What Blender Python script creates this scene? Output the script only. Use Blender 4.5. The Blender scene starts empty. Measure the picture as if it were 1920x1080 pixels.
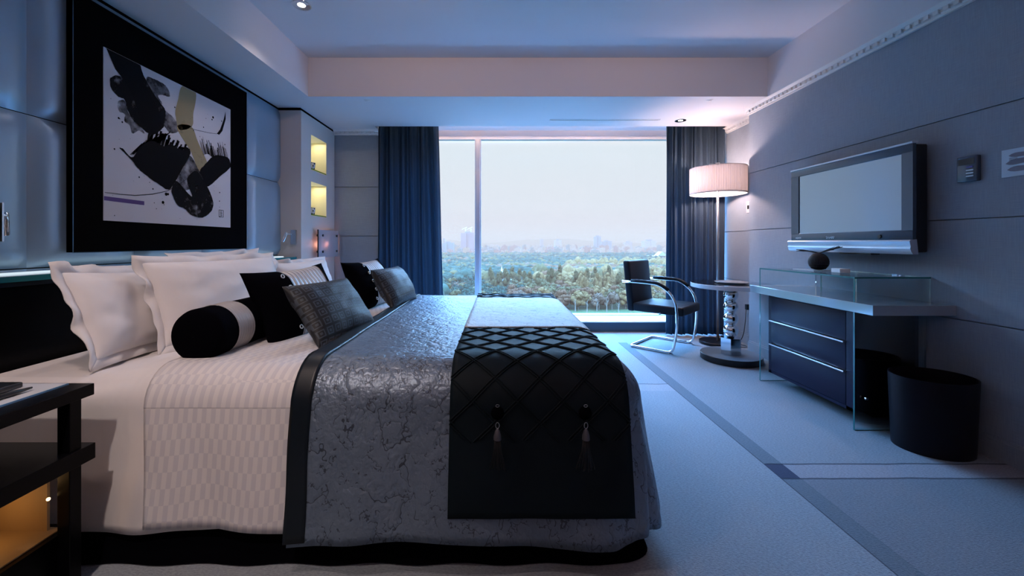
import bpy, bmesh, math, random
import numpy as np
from mathutils import Vector, Matrix, noise
PI = math.pi
SC = bpy.context.scene
COL = SC.collection

# ---------------------------------------------------------------- camera, sky, exposure
H = 1.12                                   # eye height
cd = bpy.data.cameras.new('camera')
cam = bpy.data.objects.new('camera', cd); COL.objects.link(cam)
cam.location = (0, 0, H); cam.rotation_euler = (PI/2, 0, 0)
cd.sensor_width = 36; cd.lens = 737/1920*36
cd.shift_x = 25/1920; cd.shift_y = -85/1920
cd.clip_start = 0.02; cd.clip_end = 20000
SC.camera = cam
SC.view_settings.view_transform = 'Standard'; SC.view_settings.look = 'None'
SC.view_settings.exposure = 1.2; SC.view_settings.gamma = 1; SC.view_settings.use_curve_mapping = False
cy = SC.cycles
cy.max_bounces = 10; cy.diffuse_bounces = 5; cy.glossy_bounces = 4; cy.transmission_bounces = 6
cy.transparent_max_bounces = 16; cy.volume_bounces = 0
cy.sample_clamp_indirect = 6; cy.caustics_reflective = False; cy.caustics_refractive = False
cy.use_denoising = True; cy.use_adaptive_sampling = True; cy.adaptive_threshold = 0.02

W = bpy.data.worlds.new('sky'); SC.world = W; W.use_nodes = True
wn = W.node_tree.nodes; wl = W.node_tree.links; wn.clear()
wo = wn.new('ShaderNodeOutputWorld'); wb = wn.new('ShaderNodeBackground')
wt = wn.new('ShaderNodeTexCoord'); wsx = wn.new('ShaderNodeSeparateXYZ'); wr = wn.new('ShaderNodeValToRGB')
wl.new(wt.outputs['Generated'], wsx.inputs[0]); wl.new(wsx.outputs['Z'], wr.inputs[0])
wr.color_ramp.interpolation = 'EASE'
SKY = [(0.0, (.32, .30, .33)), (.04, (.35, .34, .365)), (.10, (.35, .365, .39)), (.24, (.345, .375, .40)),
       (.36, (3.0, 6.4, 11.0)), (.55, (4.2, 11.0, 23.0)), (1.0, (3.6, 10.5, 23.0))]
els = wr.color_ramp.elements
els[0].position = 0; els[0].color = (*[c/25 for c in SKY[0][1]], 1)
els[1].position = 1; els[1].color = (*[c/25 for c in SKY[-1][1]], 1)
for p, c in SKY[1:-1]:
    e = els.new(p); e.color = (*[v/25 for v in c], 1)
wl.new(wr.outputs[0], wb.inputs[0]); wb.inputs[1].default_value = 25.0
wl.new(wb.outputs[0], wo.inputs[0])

def light(name, kind, loc, rot=(0, 0, 0), energy=10, color=(1, 1, 1), parent=None, **kw):
    d = bpy.data.lights.new(name, kind); d.energy = energy; d.color = color
    for k, v in kw.items(): setattr(d, k, v)
    o = bpy.data.objects.new(name, d); COL.objects.link(o)
    o.location = loc; o.rotation_euler = rot
    if parent: o.parent = parent
    return o
WARM = (1.0, .62, .42); PINK = (1.0, .74, .66)
# the window opening as a portal for the sky
pt = light('window_portal', 'AREA', (.62, 5.30, 1.33), (-PI/2, 0, 0), shape='RECTANGLE', size=4.1, size_y=2.4)
pt.data.cycles.is_portal = True

# ---------------------------------------------------------------- materials
def mat(name, color=(.5, .5, .5), rough=.5, metal=0, spec=.5, **kw):
    m = bpy.data.materials.new(name); m.use_nodes = True
    b = m.node_tree.nodes['Principled BSDF']
    b.inputs['Base Color'].default_value = (*color, 1)
    b.inputs['Roughness'].default_value = rough; b.inputs['Metallic'].default_value = metal
    b.inputs['Specular IOR Level'].default_value = spec
    for k, v in kw.items(): b.inputs[k].default_value = v
    return m
class NT:
    def __init__(s, m): s.t = m.node_tree; s.n = s.t.nodes; s.l = s.t.links; s.b = s.n.get('Principled BSDF'); s.out = s.n.get('Material Output')
    def node(s, typ, inputs=None, **kw):
        x = s.n.new(typ)
        for k, v in kw.items(): setattr(x, k, v)
        for k, v in (inputs or {}).items(): s.put(x.inputs[k], v)
        return x
    def put(s, sock, v):
        if isinstance(v, bpy.types.NodeSocket): s.l.new(v, sock)
        elif isinstance(v, (tuple, list)) and sock.type == 'RGBA' and len(v) == 3: sock.default_value = (*v, 1)
        else: sock.default_value = v
    def math(s, op, a, b=0.0, c=0.0):
        x = s.node('ShaderNodeMath', operation=op); s.put(x.inputs[0], a); s.put(x.inputs[1], b); s.put(x.inputs[2], c); return x.outputs[0]
    def mix(s, f, a, b):
        x = s.node('ShaderNodeMix', data_type='RGBA'); s.put(x.inputs[0], f); s.put(x.inputs[6], a); s.put(x.inputs[7], b); return x.outputs[2]
    def obj(s): return s.node('ShaderNodeTexCoord').outputs['Object']
    def xyz(s, v=None):
        x = s.node('ShaderNodeSeparateXYZ'); s.put(x.inputs[0], v if v is not None else s.obj()); return x.outputs
    def mapping(s, v, scale): return s.node('ShaderNodeMapping', {0: v, 3: scale}).outputs[0]
    def noise(s, v, scale, detail=3, rough=.5):
        return s.node('ShaderNodeTexNoise', {'Vector': v, 'Scale': scale, 'Detail': detail, 'Roughness': rough}).outputs[0]
    def ramp(s, f, stops):
        r = s.node('ShaderNodeValToRGB'); s.put(r.inputs[0], f); e = r.color_ramp.elements
        e[0].position = stops[0][0]; e[0].color = (*stops[0][1], 1); e[1].position = stops[-1][0]; e[1].color = (*stops[-1][1], 1)
        for p, c in stops[1:-1]: q = e.new(p); q.color = (*c, 1)
        return r.outputs[0]
    def bump(s, h, strength=.3, dist=.01, into=True):
        b = s.node('ShaderNodeBump', {'Height': h, 'Strength': strength, 'Distance': dist})
        if into: s.l.new(b.outputs[0], s.b.inputs['Normal'])
        return b
    def base(s, v): s.put(s.b.inputs['Base Color'], v)
    def inside(s, v, a, b): return s.math('MULTIPLY', s.math('GREATER_THAN', v, a), s.math('LESS_THAN', v, b))

M = {}
M['paint'] = mat('white_ceiling_paint', (.66, .66, .68), .7, spec=.2)
M['crown'] = mat('cornice_paint', (.70, .70, .69), .55)
M['cab_white'] = mat('cream_lacquer', (.60, .59, .57), .45)
M['black'] = mat('black_lacquer', (.002, .002, .003), .3, spec=.12)
M['blackmatte'] = mat('black_matte', (.0015, .0015, .002), .8, spec=.03)
M['velvet'] = mat('black_velvet', (.0015, .0015, .003), .95, spec=.02)
M['chrome'] = mat('chrome', (.82, .84, .86), .06, 1)
M['brushed'] = mat('brushed_steel', (.55, .56, .58), .28, 1)
M['silver'] = mat('silver_plastic', (.46, .54, .62), .42, .5)
M['leather'] = mat('black_leather', (.005, .009, .016), .5, spec=.22)
M['drawer'] = mat('indigo_lacquer', (.008, .008, .030), .32, spec=.28)
M['desk'] = mat('grey_gloss_lacquer', (.34, .39, .44), .10, .3, spec=.9)
M['mullion'] = mat('anodised_aluminium', (.55, .60, .68), .35, .5)
M['sill'] = mat('white_stone', (.85, .87, .88), .35)
M['riser'] = mat('slate_panel', (.05, .09, .13), .5)
M['paper'] = mat('white_paper', (.56, .54, .57), .7)
M['ink'] = mat('black_ink', (.004, .004, .005), .8, spec=.1)
M['darkplastic'] = mat('dark_plastic', (.01, .011, .014), .3)
M['bezel'] = mat('tv_bezel', (.07, .10, .14), .22, .4)
M['white_plastic'] = mat('white_plastic', (.6, .62, .64), .4)
M['metal_dark'] = mat('dark_bronze_disc', (.02, .02, .022), .35, .6)
M['wicker'] = mat('dark_wicker', (.012, .010, .014), .5)
M['bin'] = mat('dark_wood_bin', (.006, .004, .008), .45, spec=.2)
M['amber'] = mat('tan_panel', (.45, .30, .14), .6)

def glass(name, tint=(.93, .98, .97), refl=1.0, rough=0.0):
    m = bpy.data.materials.new(name); m.use_nodes = True; t = NT(m); t.n.remove(t.b)
    tr = t.node('ShaderNodeBsdfTransparent', {0: tint}); gl = t.node('ShaderNodeBsdfGlossy', {'Roughness': rough})
    fr = t.node('ShaderNodeFresnel', {0: 1.45}); f = t.math('MULTIPLY', fr.outputs[0], refl)
    mx = t.node('ShaderNodeMixShader'); t.l.new(f, mx.inputs[0]); t.l.new(tr.outputs[0], mx.inputs[1]); t.l.new(gl.outputs[0], mx.inputs[2])
    t.l.new(mx.outputs[0], t.out.inputs[0]); return m
M['window_glass'] = glass('window_glass', (.97, .985, .99), .35)
M['glass'] = glass('shelf_glass', (.95, .985, .985), .5)
M['glass_edge'] = mat('green_glass_edge', (.02, .16, .17), .12, spec=.8)
M['acrylic'] = mat('clear_acrylic', (.75, .80, .85), .2, spec=.8, **{'Transmission Weight': .25, 'IOR': 1.3})
M['frosted'] = mat('frosted_glass', (.62, .58, .64), .5, **{'Transmission Weight': .35})

def emis(name, col, st):
    m = bpy.data.materials.new(name); m.use_nodes = True; t = NT(m); t.n.remove(t.b)
    e = t.node('ShaderNodeEmission', {0: col, 1: st}); t.l.new(e.outputs[0], t.out.inputs[0]); return m
M['bulb'] = emis('lamp_glow', (1, .9, .8), 6); M['night'] = emis('night_glow', (1, .6, .25), 3)

# textile wall covering
def fabric_wall():
    m = mat('grey_textile_wall', (.2, .23, .3), .75, spec=.25); t = NT(m); o = t.obj()
    a = t.noise(t.mapping(o, (90, 90, 3)), 4, 2); b = t.noise(t.mapping(o, (3, 3, 160)), 4, 2)
    c = t.math('ADD', t.math('MULTIPLY', a, .5), t.math('MULTIPLY', b, .5))
    t.base(t.ramp(c, [(.3, (.23, .275, .325)), (.7, (.315, .365, .425))])); t.bump(c, .15, .003); return m
M['wall'] = fabric_wall()
def satin_leather():
    m = mat('steel_blue_leather', (.16, .22, .30), .34, .3, spec=.8); t = NT(m); o = t.obj()
    t.base(t.ramp(t.noise(o, 1.6, 2), [(.3, (.25, .37, .48)), (.7, (.31, .43, .55))])); t.bump(t.noise(o, 140, 2), .08, .002)
    return m
M['panel'] = satin_leather()
def carpet():
    m = mat('blue_grey_carpet', rough=.95, spec=.1); t = NT(m); o = t.obj(); x, y, z = t.xyz(o)
    n1 = t.noise(o, 5, 3); n2 = t.noise(t.mapping(o, (28, 80, 1)), 3, 3, .7)
    base = t.mix(t.math('MULTIPLY', n1, .5), (.32, .36, .40), (.38, .42, .46))
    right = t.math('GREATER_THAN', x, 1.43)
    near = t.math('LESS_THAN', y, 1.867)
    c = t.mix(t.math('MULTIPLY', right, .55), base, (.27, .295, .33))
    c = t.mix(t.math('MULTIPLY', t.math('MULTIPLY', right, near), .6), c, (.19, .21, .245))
    band = t.math('MULTIPLY', t.inside(y, 1.867, 1.989), t.math('GREATER_THAN', x, 1.34))
    c = t.mix(t.math('MULTIPLY', band, .8), c, (.37, .36, .40))
    lband = t.math('MULTIPLY', t.inside(y, 2.97, 3.115), t.math('LESS_THAN', x, 1.34))
    c = t.mix(t.math('MULTIPLY', lband, .6), c, (.44, .43, .47))
    stripe = t.math('MULTIPLY', t.inside(x, 1.342, 1.435), t.math('LESS_THAN', y, 4.41))
    c = t.mix(t.math('MULTIPLY', stripe, .85), c, (.155, .19, .225))
    c = t.mix(t.math('MULTIPLY', stripe, band), c, (.07, .08, .13))
    seams = None
    for a, side in ((1.867, 1), (1.989, 1), (3.115, -1)):
        q = t.math('LESS_THAN', t.math('ABSOLUTE', t.math('SUBTRACT', t.math('ADD', y, t.math('MULTIPLY', t.math('SUBTRACT', n1, .5), .02)), a)), .006)
        q = t.math('MULTIPLY', q, t.math('GREATER_THAN' if side > 0 else 'LESS_THAN', x, 1.34))
        seams = q if seams is None else t.math('MAXIMUM', seams, q)
    q = t.math('LESS_THAN', t.math('ABSOLUTE', t.math('SUBTRACT', x, 1.342)), .003)
    seams = t.math('MAXIMUM', seams, t.math('MULTIPLY', q, t.math('LESS_THAN', y, 4.41)))
    c = t.mix(t.math('MULTIPLY', seams, .7), c, (.03, .035, .05))
    c = t.mix(t.math('MULTIPLY', t.math('SUBTRACT', .62, n2), 1.4), c, (.05, .06, .09))
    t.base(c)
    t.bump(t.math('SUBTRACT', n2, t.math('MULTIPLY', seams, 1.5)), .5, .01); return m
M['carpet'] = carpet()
def crinkle(name, lo, hi, crack, metal, rough, sc=9.0, cr=.6):
    m = mat(name, hi, rough, metal, spec=.6); t = NT(m); o = t.obj()
    def vein(vec, scale, wdt, det=3.2):
        nz = t.noise(vec, scale, det, .62); return t.math('LESS_THAN', t.math('ABSOLUTE', t.math('SUBTRACT', nz, .5)), wdt), nz
    k1, n1 = vein(t.mapping(o, (1, 1, .8)), sc*.6, .007); k2, n2 = vein(t.mapping(o, (1, 1, .8)), sc*1.5, .011)
    g1 = t.math('GREATER_THAN', t.noise(o, 11, 2), .47); g2 = t.math('GREATER_THAN', t.noise(o, 17, 2), .53)
    n = t.noise(o, 6, 5, .65)
    c = t.mix(n, lo, hi); c = t.mix(t.math('MULTIPLY', t.math('MAXIMUM', t.math('MULTIPLY', k1, g1), t.math('MULTIPLY', k2, g2)), cr), c, crack); t.base(c)
    r1 = t.math('MINIMUM', t.math('MULTIPLY', t.math('ABSOLUTE', t.math('SUBTRACT', n1, .5)), 14), 1.0); r2 = t.math('MINIMUM', t.math('MULTIPLY', t.math('ABSOLUTE', t.math('SUBTRACT', n2, .5)), 10), 1.0)
    hgt = t.math('ADD', r1, t.math('ADD', t.math('MULTIPLY', r2, .6), t.math('MULTIPLY', t.noise(o, 40, 3, .6), .5)))
    t.bump(hgt, .32, .008); return m
M['coverlet'] = crinkle('silver_blue_crinkled_satin', (.12, .165, .23), (.20, .26, .345), (.025, .03, .045), .3, .38, 13.0, .75)
M['white_satin'] = crinkle('white_crinkled_satin', (.42, .43, .44), (.62, .625, .63), (.10, .11, .14), .0, .55, 9, .5)
M['border'] = mat('dark_satin_border', (.005, .010, .016), .38, spec=.4)
def quilt():
    m = mat('dark_teal_quilted_satin', (.003, .009, .014), .62, spec=.18); t = NT(m); x, y, z = t.xyz()
    t.bump(t.noise(t.obj(), 20, 3), .15, .01); return m
M['quilt'] = quilt()
def linen(check):
    m = mat('white_cotton_check' if check else 'white_cotton', (.76, .73, .73), .6, spec=.3); t = NT(m); o = t.obj(); x, y, z = t.xyz(o)
    if check:
        vv = t.math('SUBTRACT', y, z)
        row = t.math('FLOOR', t.math('MULTIPLY', vv, 22.0))
        sh = t.math('MULTIPLY', t.math('MODULO', t.math('ABSOLUTE', row), 2.0), .5)
        f = t.math('FRACT', t.math('ADD', t.math('MULTIPLY', x, 30.0), sh))
        k = t.math('GREATER_THAN', f, .5)
        seam = t.math('LESS_THAN', t.math('ABSOLUTE', t.math('SUBTRACT', z, .425)), .0016)
        t.base(t.mix(t.math('MULTIPLY', seam, .55), t.mix(k, (.78, .75, .75), (.66, .64, .67)), (.25, .24, .26))); t.put(t.b.inputs['Roughness'], t.math('ADD', .30, t.math('MULTIPLY', k, .35)))
    t.bump(t.noise(t.mapping(o, (1, .6, .5)), 5, 3), .35, .05); return m
M['linen'] = linen(False); M['check'] = linen(True)
def pinstripe():
    m = mat('pleated_silver_satin', (.5, .5, .5), .4, spec=.5); t = NT(m); x, y, z = t.xyz()
    f = t.math('FRACT', t.math('MULTIPLY', x, 34.0)); k = t.math('LESS_THAN', f, .22)
    t.base(t.mix(k, (.55, .52, .52), (.16, .14, .14))); t.bump(t.math('ABSOLUTE', t.math('SUBTRACT', f, .5)), .6, .012); return m
M['pinstripe'] = pinstripe()
def greek():
    m = mat('dark_geometric_weave', (.03, .04, .06), .55, spec=.5); t = NT(m); x, y, z = t.xyz()
    fx = t.math('ABSOLUTE', t.math('SUBTRACT', t.math('FRACT', t.math('MULTIPLY', x, 22.0)), .5))
    fy = t.math('ABSOLUTE', t.math('SUBTRACT', t.math('FRACT', t.math('MULTIPLY', y, 22.0)), .5))
    q = t.math('MAXIMUM', fx, fy); r = t.math('SINE', t.math('MULTIPLY', q, 25.0)); k = t.math('GREATER_THAN', r, .1)
    t.base(t.mix(k, (.006, .008, .012), (.045, .058, .078))); t.bump(k, .35, .004); return m
M['greek'] = greek()
def sheer():
    m = bpy.data.materials.new('dark_blue_sheer'); m.use_nodes = True; t = NT(m); t.n.remove(t.b); o = t.obj()
    n = t.noise(t.mapping(o, (40, 1, 220)), 2, 3, .7); c = t.ramp(n, [(.3, (.016, .028, .042)), (.75, (.065, .090, .120))])
    df = t.node('ShaderNodeBsdfDiffuse', {0: c}); tl = t.node('ShaderNodeBsdfTranslucent', {0: (.055, .085, .115)}); tr = t.node('ShaderNodeBsdfTransparent', {0: (.75, .85, 1.0)})
    a = t.node('ShaderNodeAddShader'); t.l.new(df.outputs[0], a.inputs[0]); t.l.new(tl.outputs[0], a.inputs[1])
    mx = t.node('ShaderNodeMixShader', {0: t.math('MULTIPLY', t.math('GREATER_THAN', n, .6), .10)}); t.l.new(a.outputs[0], mx.inputs[1]); t.l.new(tr.outputs[0], mx.inputs[2])
    t.l.new(mx.outputs[0], t.out.inputs[0]); return m
M['sheer'] = sheer()
def shade():
    m = bpy.data.materials.new('pleated_lamp_shade'); m.use_nodes = True; t = NT(m); t.n.remove(t.b)
    df = t.node('ShaderNodeBsdfDiffuse', {0: (.62, .58, .58)}); tl = t.node('ShaderNodeBsdfTranslucent', {0: (.062, .054, .053)})
    a = t.node('ShaderNodeAddShader'); t.l.new(df.outputs[0], a.inputs[0]); t.l.new(tl.outputs[0], a.inputs[1]); t.l.new(a.outputs[0], t.out.inputs[0]); return m
M['shade'] = shade()
def wash(name, col, lo=.35, hi=.6, sc=9):
    m = mat(name, col, .8, spec=.1); t = NT(m); n = t.noise(t.mapping(t.obj(), (1, 1, 1)), sc, 6, .7)
    t.put(t.b.inputs['Alpha'], t.node('ShaderNodeMapRange', {0: n, 1: lo, 2: hi, 3: .0, 4: 1.0}).outputs[0]); return m
M['wash'] = wash('grey_ink_wash', (.035, .035, .04), .3, .62)
M['ink_wash'] = wash('dark_ink_wash', (.006, .006, .007), .28, .46)
M['gold'] = wash('gold_paint', (.30, .25, .15), .1, .4)
M['purple'] = mat('purple_paint', (.09, .045, .19), .7)
def screen():
    m = mat('tv_glass', (.05, .07, .09), .18, .55, spec=1.0); m.node_tree.nodes['Principled BSDF'].inputs['Base Color'].default_value = (.28, .38, .47, 1); return m
M['screen'] = screen()

# ---------------------------------------------------------------- object helpers
def wloc(o):
    v = Vector((0, 0, 0))
    while o is not None: v = v + Vector(o.location); o = o.parent
    return v
class MB:
    def __init__(s): s.v = []; s.f = []; s.mi = []; s.cur = 0
    def add(s, vs, fs):
        k = len(s.v); s.v += [tuple(v) for v in vs]; s.f += [tuple(i+k for i in f) for f in fs]; s.mi += [s.cur]*len(fs); return s
    def box(s, x0, y0, z0, x1, y1, z1, bev=0.0, R=None):
        if bev <= 0:
            vs = [(x, y, z) for z in (z0, z1) for x, y in ((x0, y0), (x1, y0), (x1, y1), (x0, y1))]
            fs = [(3, 2, 1, 0), (4, 5, 6, 7), (0, 1, 5, 4), (1, 2, 6, 5), (2, 3, 7, 6), (3, 0, 4, 7)]
        else:
            bm = bmesh.new(); bmesh.ops.create_cube(bm, size=1)
            for v in bm.verts: v.co = Vector(((x0+x1)/2+v.co.x*(x1-x0), (y0+y1)/2+v.co.y*(y1-y0), (z0+z1)/2+v.co.z*(z1-z0)))
            bmesh.ops.bevel(bm, geom=bm.edges[:], offset=bev, segments=3, affect='EDGES', profile=.5)
            bm.verts.index_update(); vs = [v.co.copy() for v in bm.verts]; fs = [[v.index for v in f.verts] for f in bm.faces]; bm.free()
        if R is not None: vs = [R @ Vector(v) for v in vs]
        return s.add(vs, fs)
    def cyl(s, c, r, z0, z1, n=40, r2=None, ry=None):
        r2 = r if r2 is None else r2; k = 1 if ry is None else ry/r
        vs = [(c[0]+math.cos(a)*q, c[1]+math.sin(a)*q*k, z) for q, z in ((r, z0), (r2, z1)) for a in [2*PI*i/n for i in range(n)]]
        fs = [(i, (i+1) % n, n+(i+1) % n, n+i) for i in range(n)] + [tuple(range(n-1, -1, -1)), tuple(range(n, 2*n))]
        return s.add(vs, fs)
    def lathe(s, c, prof, n=40, close=False, R=None, sy=1.0):
        vs = []; fs = []
        for r, z in prof:
            for i in range(n):
                a = 2*PI*i/n; p = Vector((math.cos(a)*r, math.sin(a)*r*sy, z))
                if R is not None: p = R @ p
                vs.append((c[0]+p.x, c[1]+p.y, c[2]+p.z))
        m = len(prof)
        for j in range(m-1 if not close else m):
            for i in range(n):
                fs.append((j*n+i, j*n+(i+1) % n, ((j+1) % m)*n+(i+1) % n, ((j+1) % m)*n+i))
        return s.add(vs, fs)
    def tube(s, pts, r, n=10, caps=True, flat=None, closed=False):
        pts = [Vector(p) for p in pts]; N = len(pts); vs = []; fs = []; up = None
        for i, p in enumerate(pts):
            if closed: d = (pts[(i+1) % N]-pts[i-1])
            else: d = (pts[min(i+1, N-1)]-pts[max(i-1, 0)])
            d.normalize()
            if up is None: up = d.orthogonal().normalized()
            up = (up-d*up.dot(d)).normalized(); si = d.cross(up)
            rr = r[i] if isinstance(r, (list, tuple)) else r
            for k in range(n):
                a = 2*PI*k/n; vs.append(p+up*math.cos(a)*rr+si*math.sin(a)*rr)
        for i in range(N if closed else N-1):
            j = (i+1) % N
            for k in range(n): fs.append((i*n+k, i*n+(k+1) % n, j*n+(k+1) % n, j*n+k))
        if caps and not closed: fs += [tuple(range(n-1, -1, -1)), tuple((N-1)*n+k for k in range(n))]
        return s.add(vs, fs)
    def grid(s, P, flip=False):
        a, b = len(P), len(P[0]); vs = [p for row in P for p in row]
        fs = [(i*b+j, i*b+j+1, (i+1)*b+j+1, (i+1)*b+j) for i in range(a-1) for j in range(b-1)]
        if flip: fs = [f[::-1] for f in fs]
        return s.add(vs, fs)
    def sphere(s, c, r, nu=24, nv=14):
        return s.lathe(c, [(max(1e-4, math.sin(PI*j/nv))*r, -math.cos(PI*j/nv)*r) for j in range(nv+1)], nu)
    def build(s, name, m, parent=None, smooth=None, world=True, loc=None, mods=None):
        me = bpy.data.meshes.new(name)
        if world and parent is not None: off = wloc(parent)
        elif loc is not None: off = Vector(loc)
        else: off = Vector((0, 0, 0))
        me.from_pydata([tuple(Vector(v)-off) for v in s.v], [], s.f)
        for x in (m if isinstance(m, list) else [m]): me.materials.append(x)
        if isinstance(m, list): me.polygons.foreach_set('material_index', s.mi)
        bm = bmesh.new(); bm.from_mesh(me); bmesh.ops.recalc_face_normals(bm, faces=bm.faces); bm.to_mesh(me); bm.free()
        if smooth is not None:
            me.polygons.foreach_set('use_smooth', [True]*len(me.polygons))
            if smooth < 180: me.set_sharp_from_angle(angle=math.radians(smooth))
        o = bpy.data.objects.new(name, me); COL.objects.link(o)
        if parent is not None: o.parent = parent
        elif loc is not None: o.location = loc
        return o
def fillet(pts, r, n=8):
    pts = [Vector(p) for p in pts]; out = [pts[0]]
    for i in range(1, len(pts)-1):
        rr = r[i-1] if isinstance(r, (list, tuple)) else r
        a, b, c = pts[i-1], pts[i], pts[i+1]; u = (a-b); v = (c-b); L = min(rr, u.length*.49, v.length*.49); p = b+u.normalized()*L; q = b+v.normalized()*L
        for k in range(n+1):
            t = k/n; out.append(p*(1-t)**2+b*2*t*(1-t)+q*t*t)
    out.append(pts[-1]); return out
def tag(o, label, cat, group=None, kind=None):
    o['label'] = label; o['category'] = cat
    if group: o['group'] = group
    if kind: o['kind'] = kind
    return o
def thing(name, label, cat, loc=(0, 0, 0), rz=0, group=None):
    o = bpy.data.objects.new(name, None); COL.objects.link(o); o.empty_display_size = .1
    o.location = loc; o.rotation_euler = (0, 0, rz); return tag(o, label, cat, group)
def struct(o, label=None):
    o['kind'] = 'structure'
    if label: o['label'] = label
    return o
def copy_tree(o, parent=None):
    c = o.copy(); COL.objects.link(c); c.parent = parent
    for ch in o.children: copy_tree(ch, c)
    return c

# ---------------------------------------------------------------- room shell
XL, XR, XR2 = -2.24, 2.58, 2.75
YB, YC, YW, YG = -2.2, 4.05, 4.80, 5.36
ZC, ZT = 2.49, 2.855
BX0, BX1, BY = -1.785, 2.52, 3.685          # raised ceiling coffer
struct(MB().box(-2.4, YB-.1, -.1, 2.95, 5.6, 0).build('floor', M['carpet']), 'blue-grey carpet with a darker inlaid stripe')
c = MB()
c.box(BX0, YB, ZT, BX1, BY, ZT+.06)                       # coffer top
c.box(-2.4, YB, ZC, BX0, 4.63, ZT+.06)                    # left drop
c.box(BX1, YB, ZC, 2.95, 4.63, ZT+.06)
c.box(BX0, BY, ZC, BX1, 4.63, ZT+.06)                     # drop before the window
c.box(-2.4, 4.63, ZC, -1.46, 4.9, ZT+.06); c.box(2.73, 4.63, ZC, 2.95, 4.9, ZT+.06)
c.box(-2.4, 4.63, 2.64, 2.95, 5.6, ZT+.06)                # curtain pocket
struct(c.build('ceiling', M['paint']), 'white coffered ceiling with a lower band before the window')
GZ = [.69, 1.25, 1.83]
def wallpanels(mb, axis, p, q0, q1, zs, z1, th=.012, sgn=1):
    zz = [0]+zs+[z1]
    for a, b in zip(zz[:-1], zz[1:]):
        a2 = a+(.0035 if a > 0 else 0); b2 = b-(.0035 if b < z1 else 0)
        if axis == 'x': mb.box(min(p, p+sgn*th), q0, a2, max(p, p+sgn*th), q1, b2)
        else: mb.box(q0, min(p, p+sgn*th), a2, q1, max(p, p+sgn*th), b2)
w = MB(); w.box(XR+.012, YB, 0, XR+.4, YC, ZC+.02); wallpanels(w, 'x', XR, YB, YC, GZ, ZC)
wallpanels(w, 'y', YC, XR+.001, XR2, GZ, ZC, .01, -1)
struct(w.build('wall_right', M['wall']), 'grey textile wall with fine horizontal joints')
w = MB(); w.box(XR2+.012, YC-.05, 0, XR2+.2, 5.45, ZC+.1); wallpanels(w, 'x', XR2, YC, 4.9, [.69, 1.25, 1.82], ZC)
struct(w.build('wall_recess', M['wall']))
w = MB(); w.box(-2.4, YW+.012, 0, -1.46, 5.45, 2.7); wallpanels(w, 'y', YW, -2.3, -1.46, [.62, 1.20, 1.80], ZC)
struct(w.build('wall_window', M['wall']), 'grey textile wall strip left of the curtain')
struct(MB().box(-2.5, YB, 0, XL, 4.9, ZC+.05).build('wall_left', M['blackmatte']))
struct(MB().box(-2.5, YB-.2, 0, 3, YB, ZT).build('wall_back', mat('back_wall_paint', (.30, .28, .30), .8)))
# upholstered wall panels, one puffed cushion per bay
up = MB(); PW = .548; ys = [1.863+PW*i for i in range(-7, 4)]
for y0 in ys:
    y1 = min(y0+PW, 4.03)
    for z0, z1 in ((.44, .995), (1.0, 1.727), (1.731, 2.47)):
        nu, nv = 13, 15; P = []
        for i in range(nu+1):
            row = []
            for j in range(nv+1):
                u, v = i/nu, j/nv
                e = min(u, 1-u)*(y1-y0); g = min(v, 1-v)*(z1-z0)
                pf = (1-math.exp(-e/.022))*(1-math.exp(-g/.022))
                pf *= 1+.12*noise.noise(Vector((y0*3+u*2, z0*3+v*2, 0)))
                row.append((XL+.002+.034*pf, y0+u*(y1-y0), z0+v*(z1-z0)))
            P.append(row)
        up.grid(P)
struct(up.build('trim_1', M['panel'], smooth=180), 'steel-blue padded leather panels covering the bed wall')
# cornices with dentils
def cornice(a, b, along, wallp, sgn, ends, name, z0=2.43):
    mb = MB(); prof = [(0, z0), (.018, z0), (.018, z0+.012), (.028, z0+.018), (.028, z0+.034), (.045, z0+.04), (.06, ZC-.004), (.062, ZC), (0, ZC)]
    vs = []
    for e in (a, b):
        for d, z in prof:
            p = wallp+sgn*d; vs.append((p, e, z) if along == 'y' else (e, p, z))
    n = len(prof); fs = [(i, (i+1) % n, n+(i+1) % n, n+i) for i in range(n)]+[tuple(range(n)), tuple(range(2*n-1, n-1, -1))]
    mb.add(vs, fs); k = a
    while k < b-.03:
        p0, p1 = sorted((wallp+sgn*.02, wallp+sgn*.042))
        if along == 'y': mb.box(p0, k, z0+.014, p1, k+.028, z0+.038)
        else: mb.box(k, p0, z0+.014, k+.028, p1, z0+.038)
        k += .052
    return struct(mb.build(name, M['crown']))
cornice(YB, YC, 'y', XR, -1, 0, 'trim_2'); cornice(YC+.0, 4.72, 'y', XR2, -1, 0, 'trim_3'); cornice(-2.0, -1.46, 'x', YW, -1, 0, 'trim_4')
b = MB(); b.box(XR-.014, YB, 0, XR, YC, .10); b.box(XR-.006, YB, .10, XR, YC, .115); struct(b.build('baseboard_right', M['wall']))
b = MB(); b.box(XR2-.014, YC, 0, XR2, 4.75, .10); b.box(XR2-.007, YC, .10, XR2, 4.75, .115); struct(b.build('baseboard_recess', M['wall']))
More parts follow.
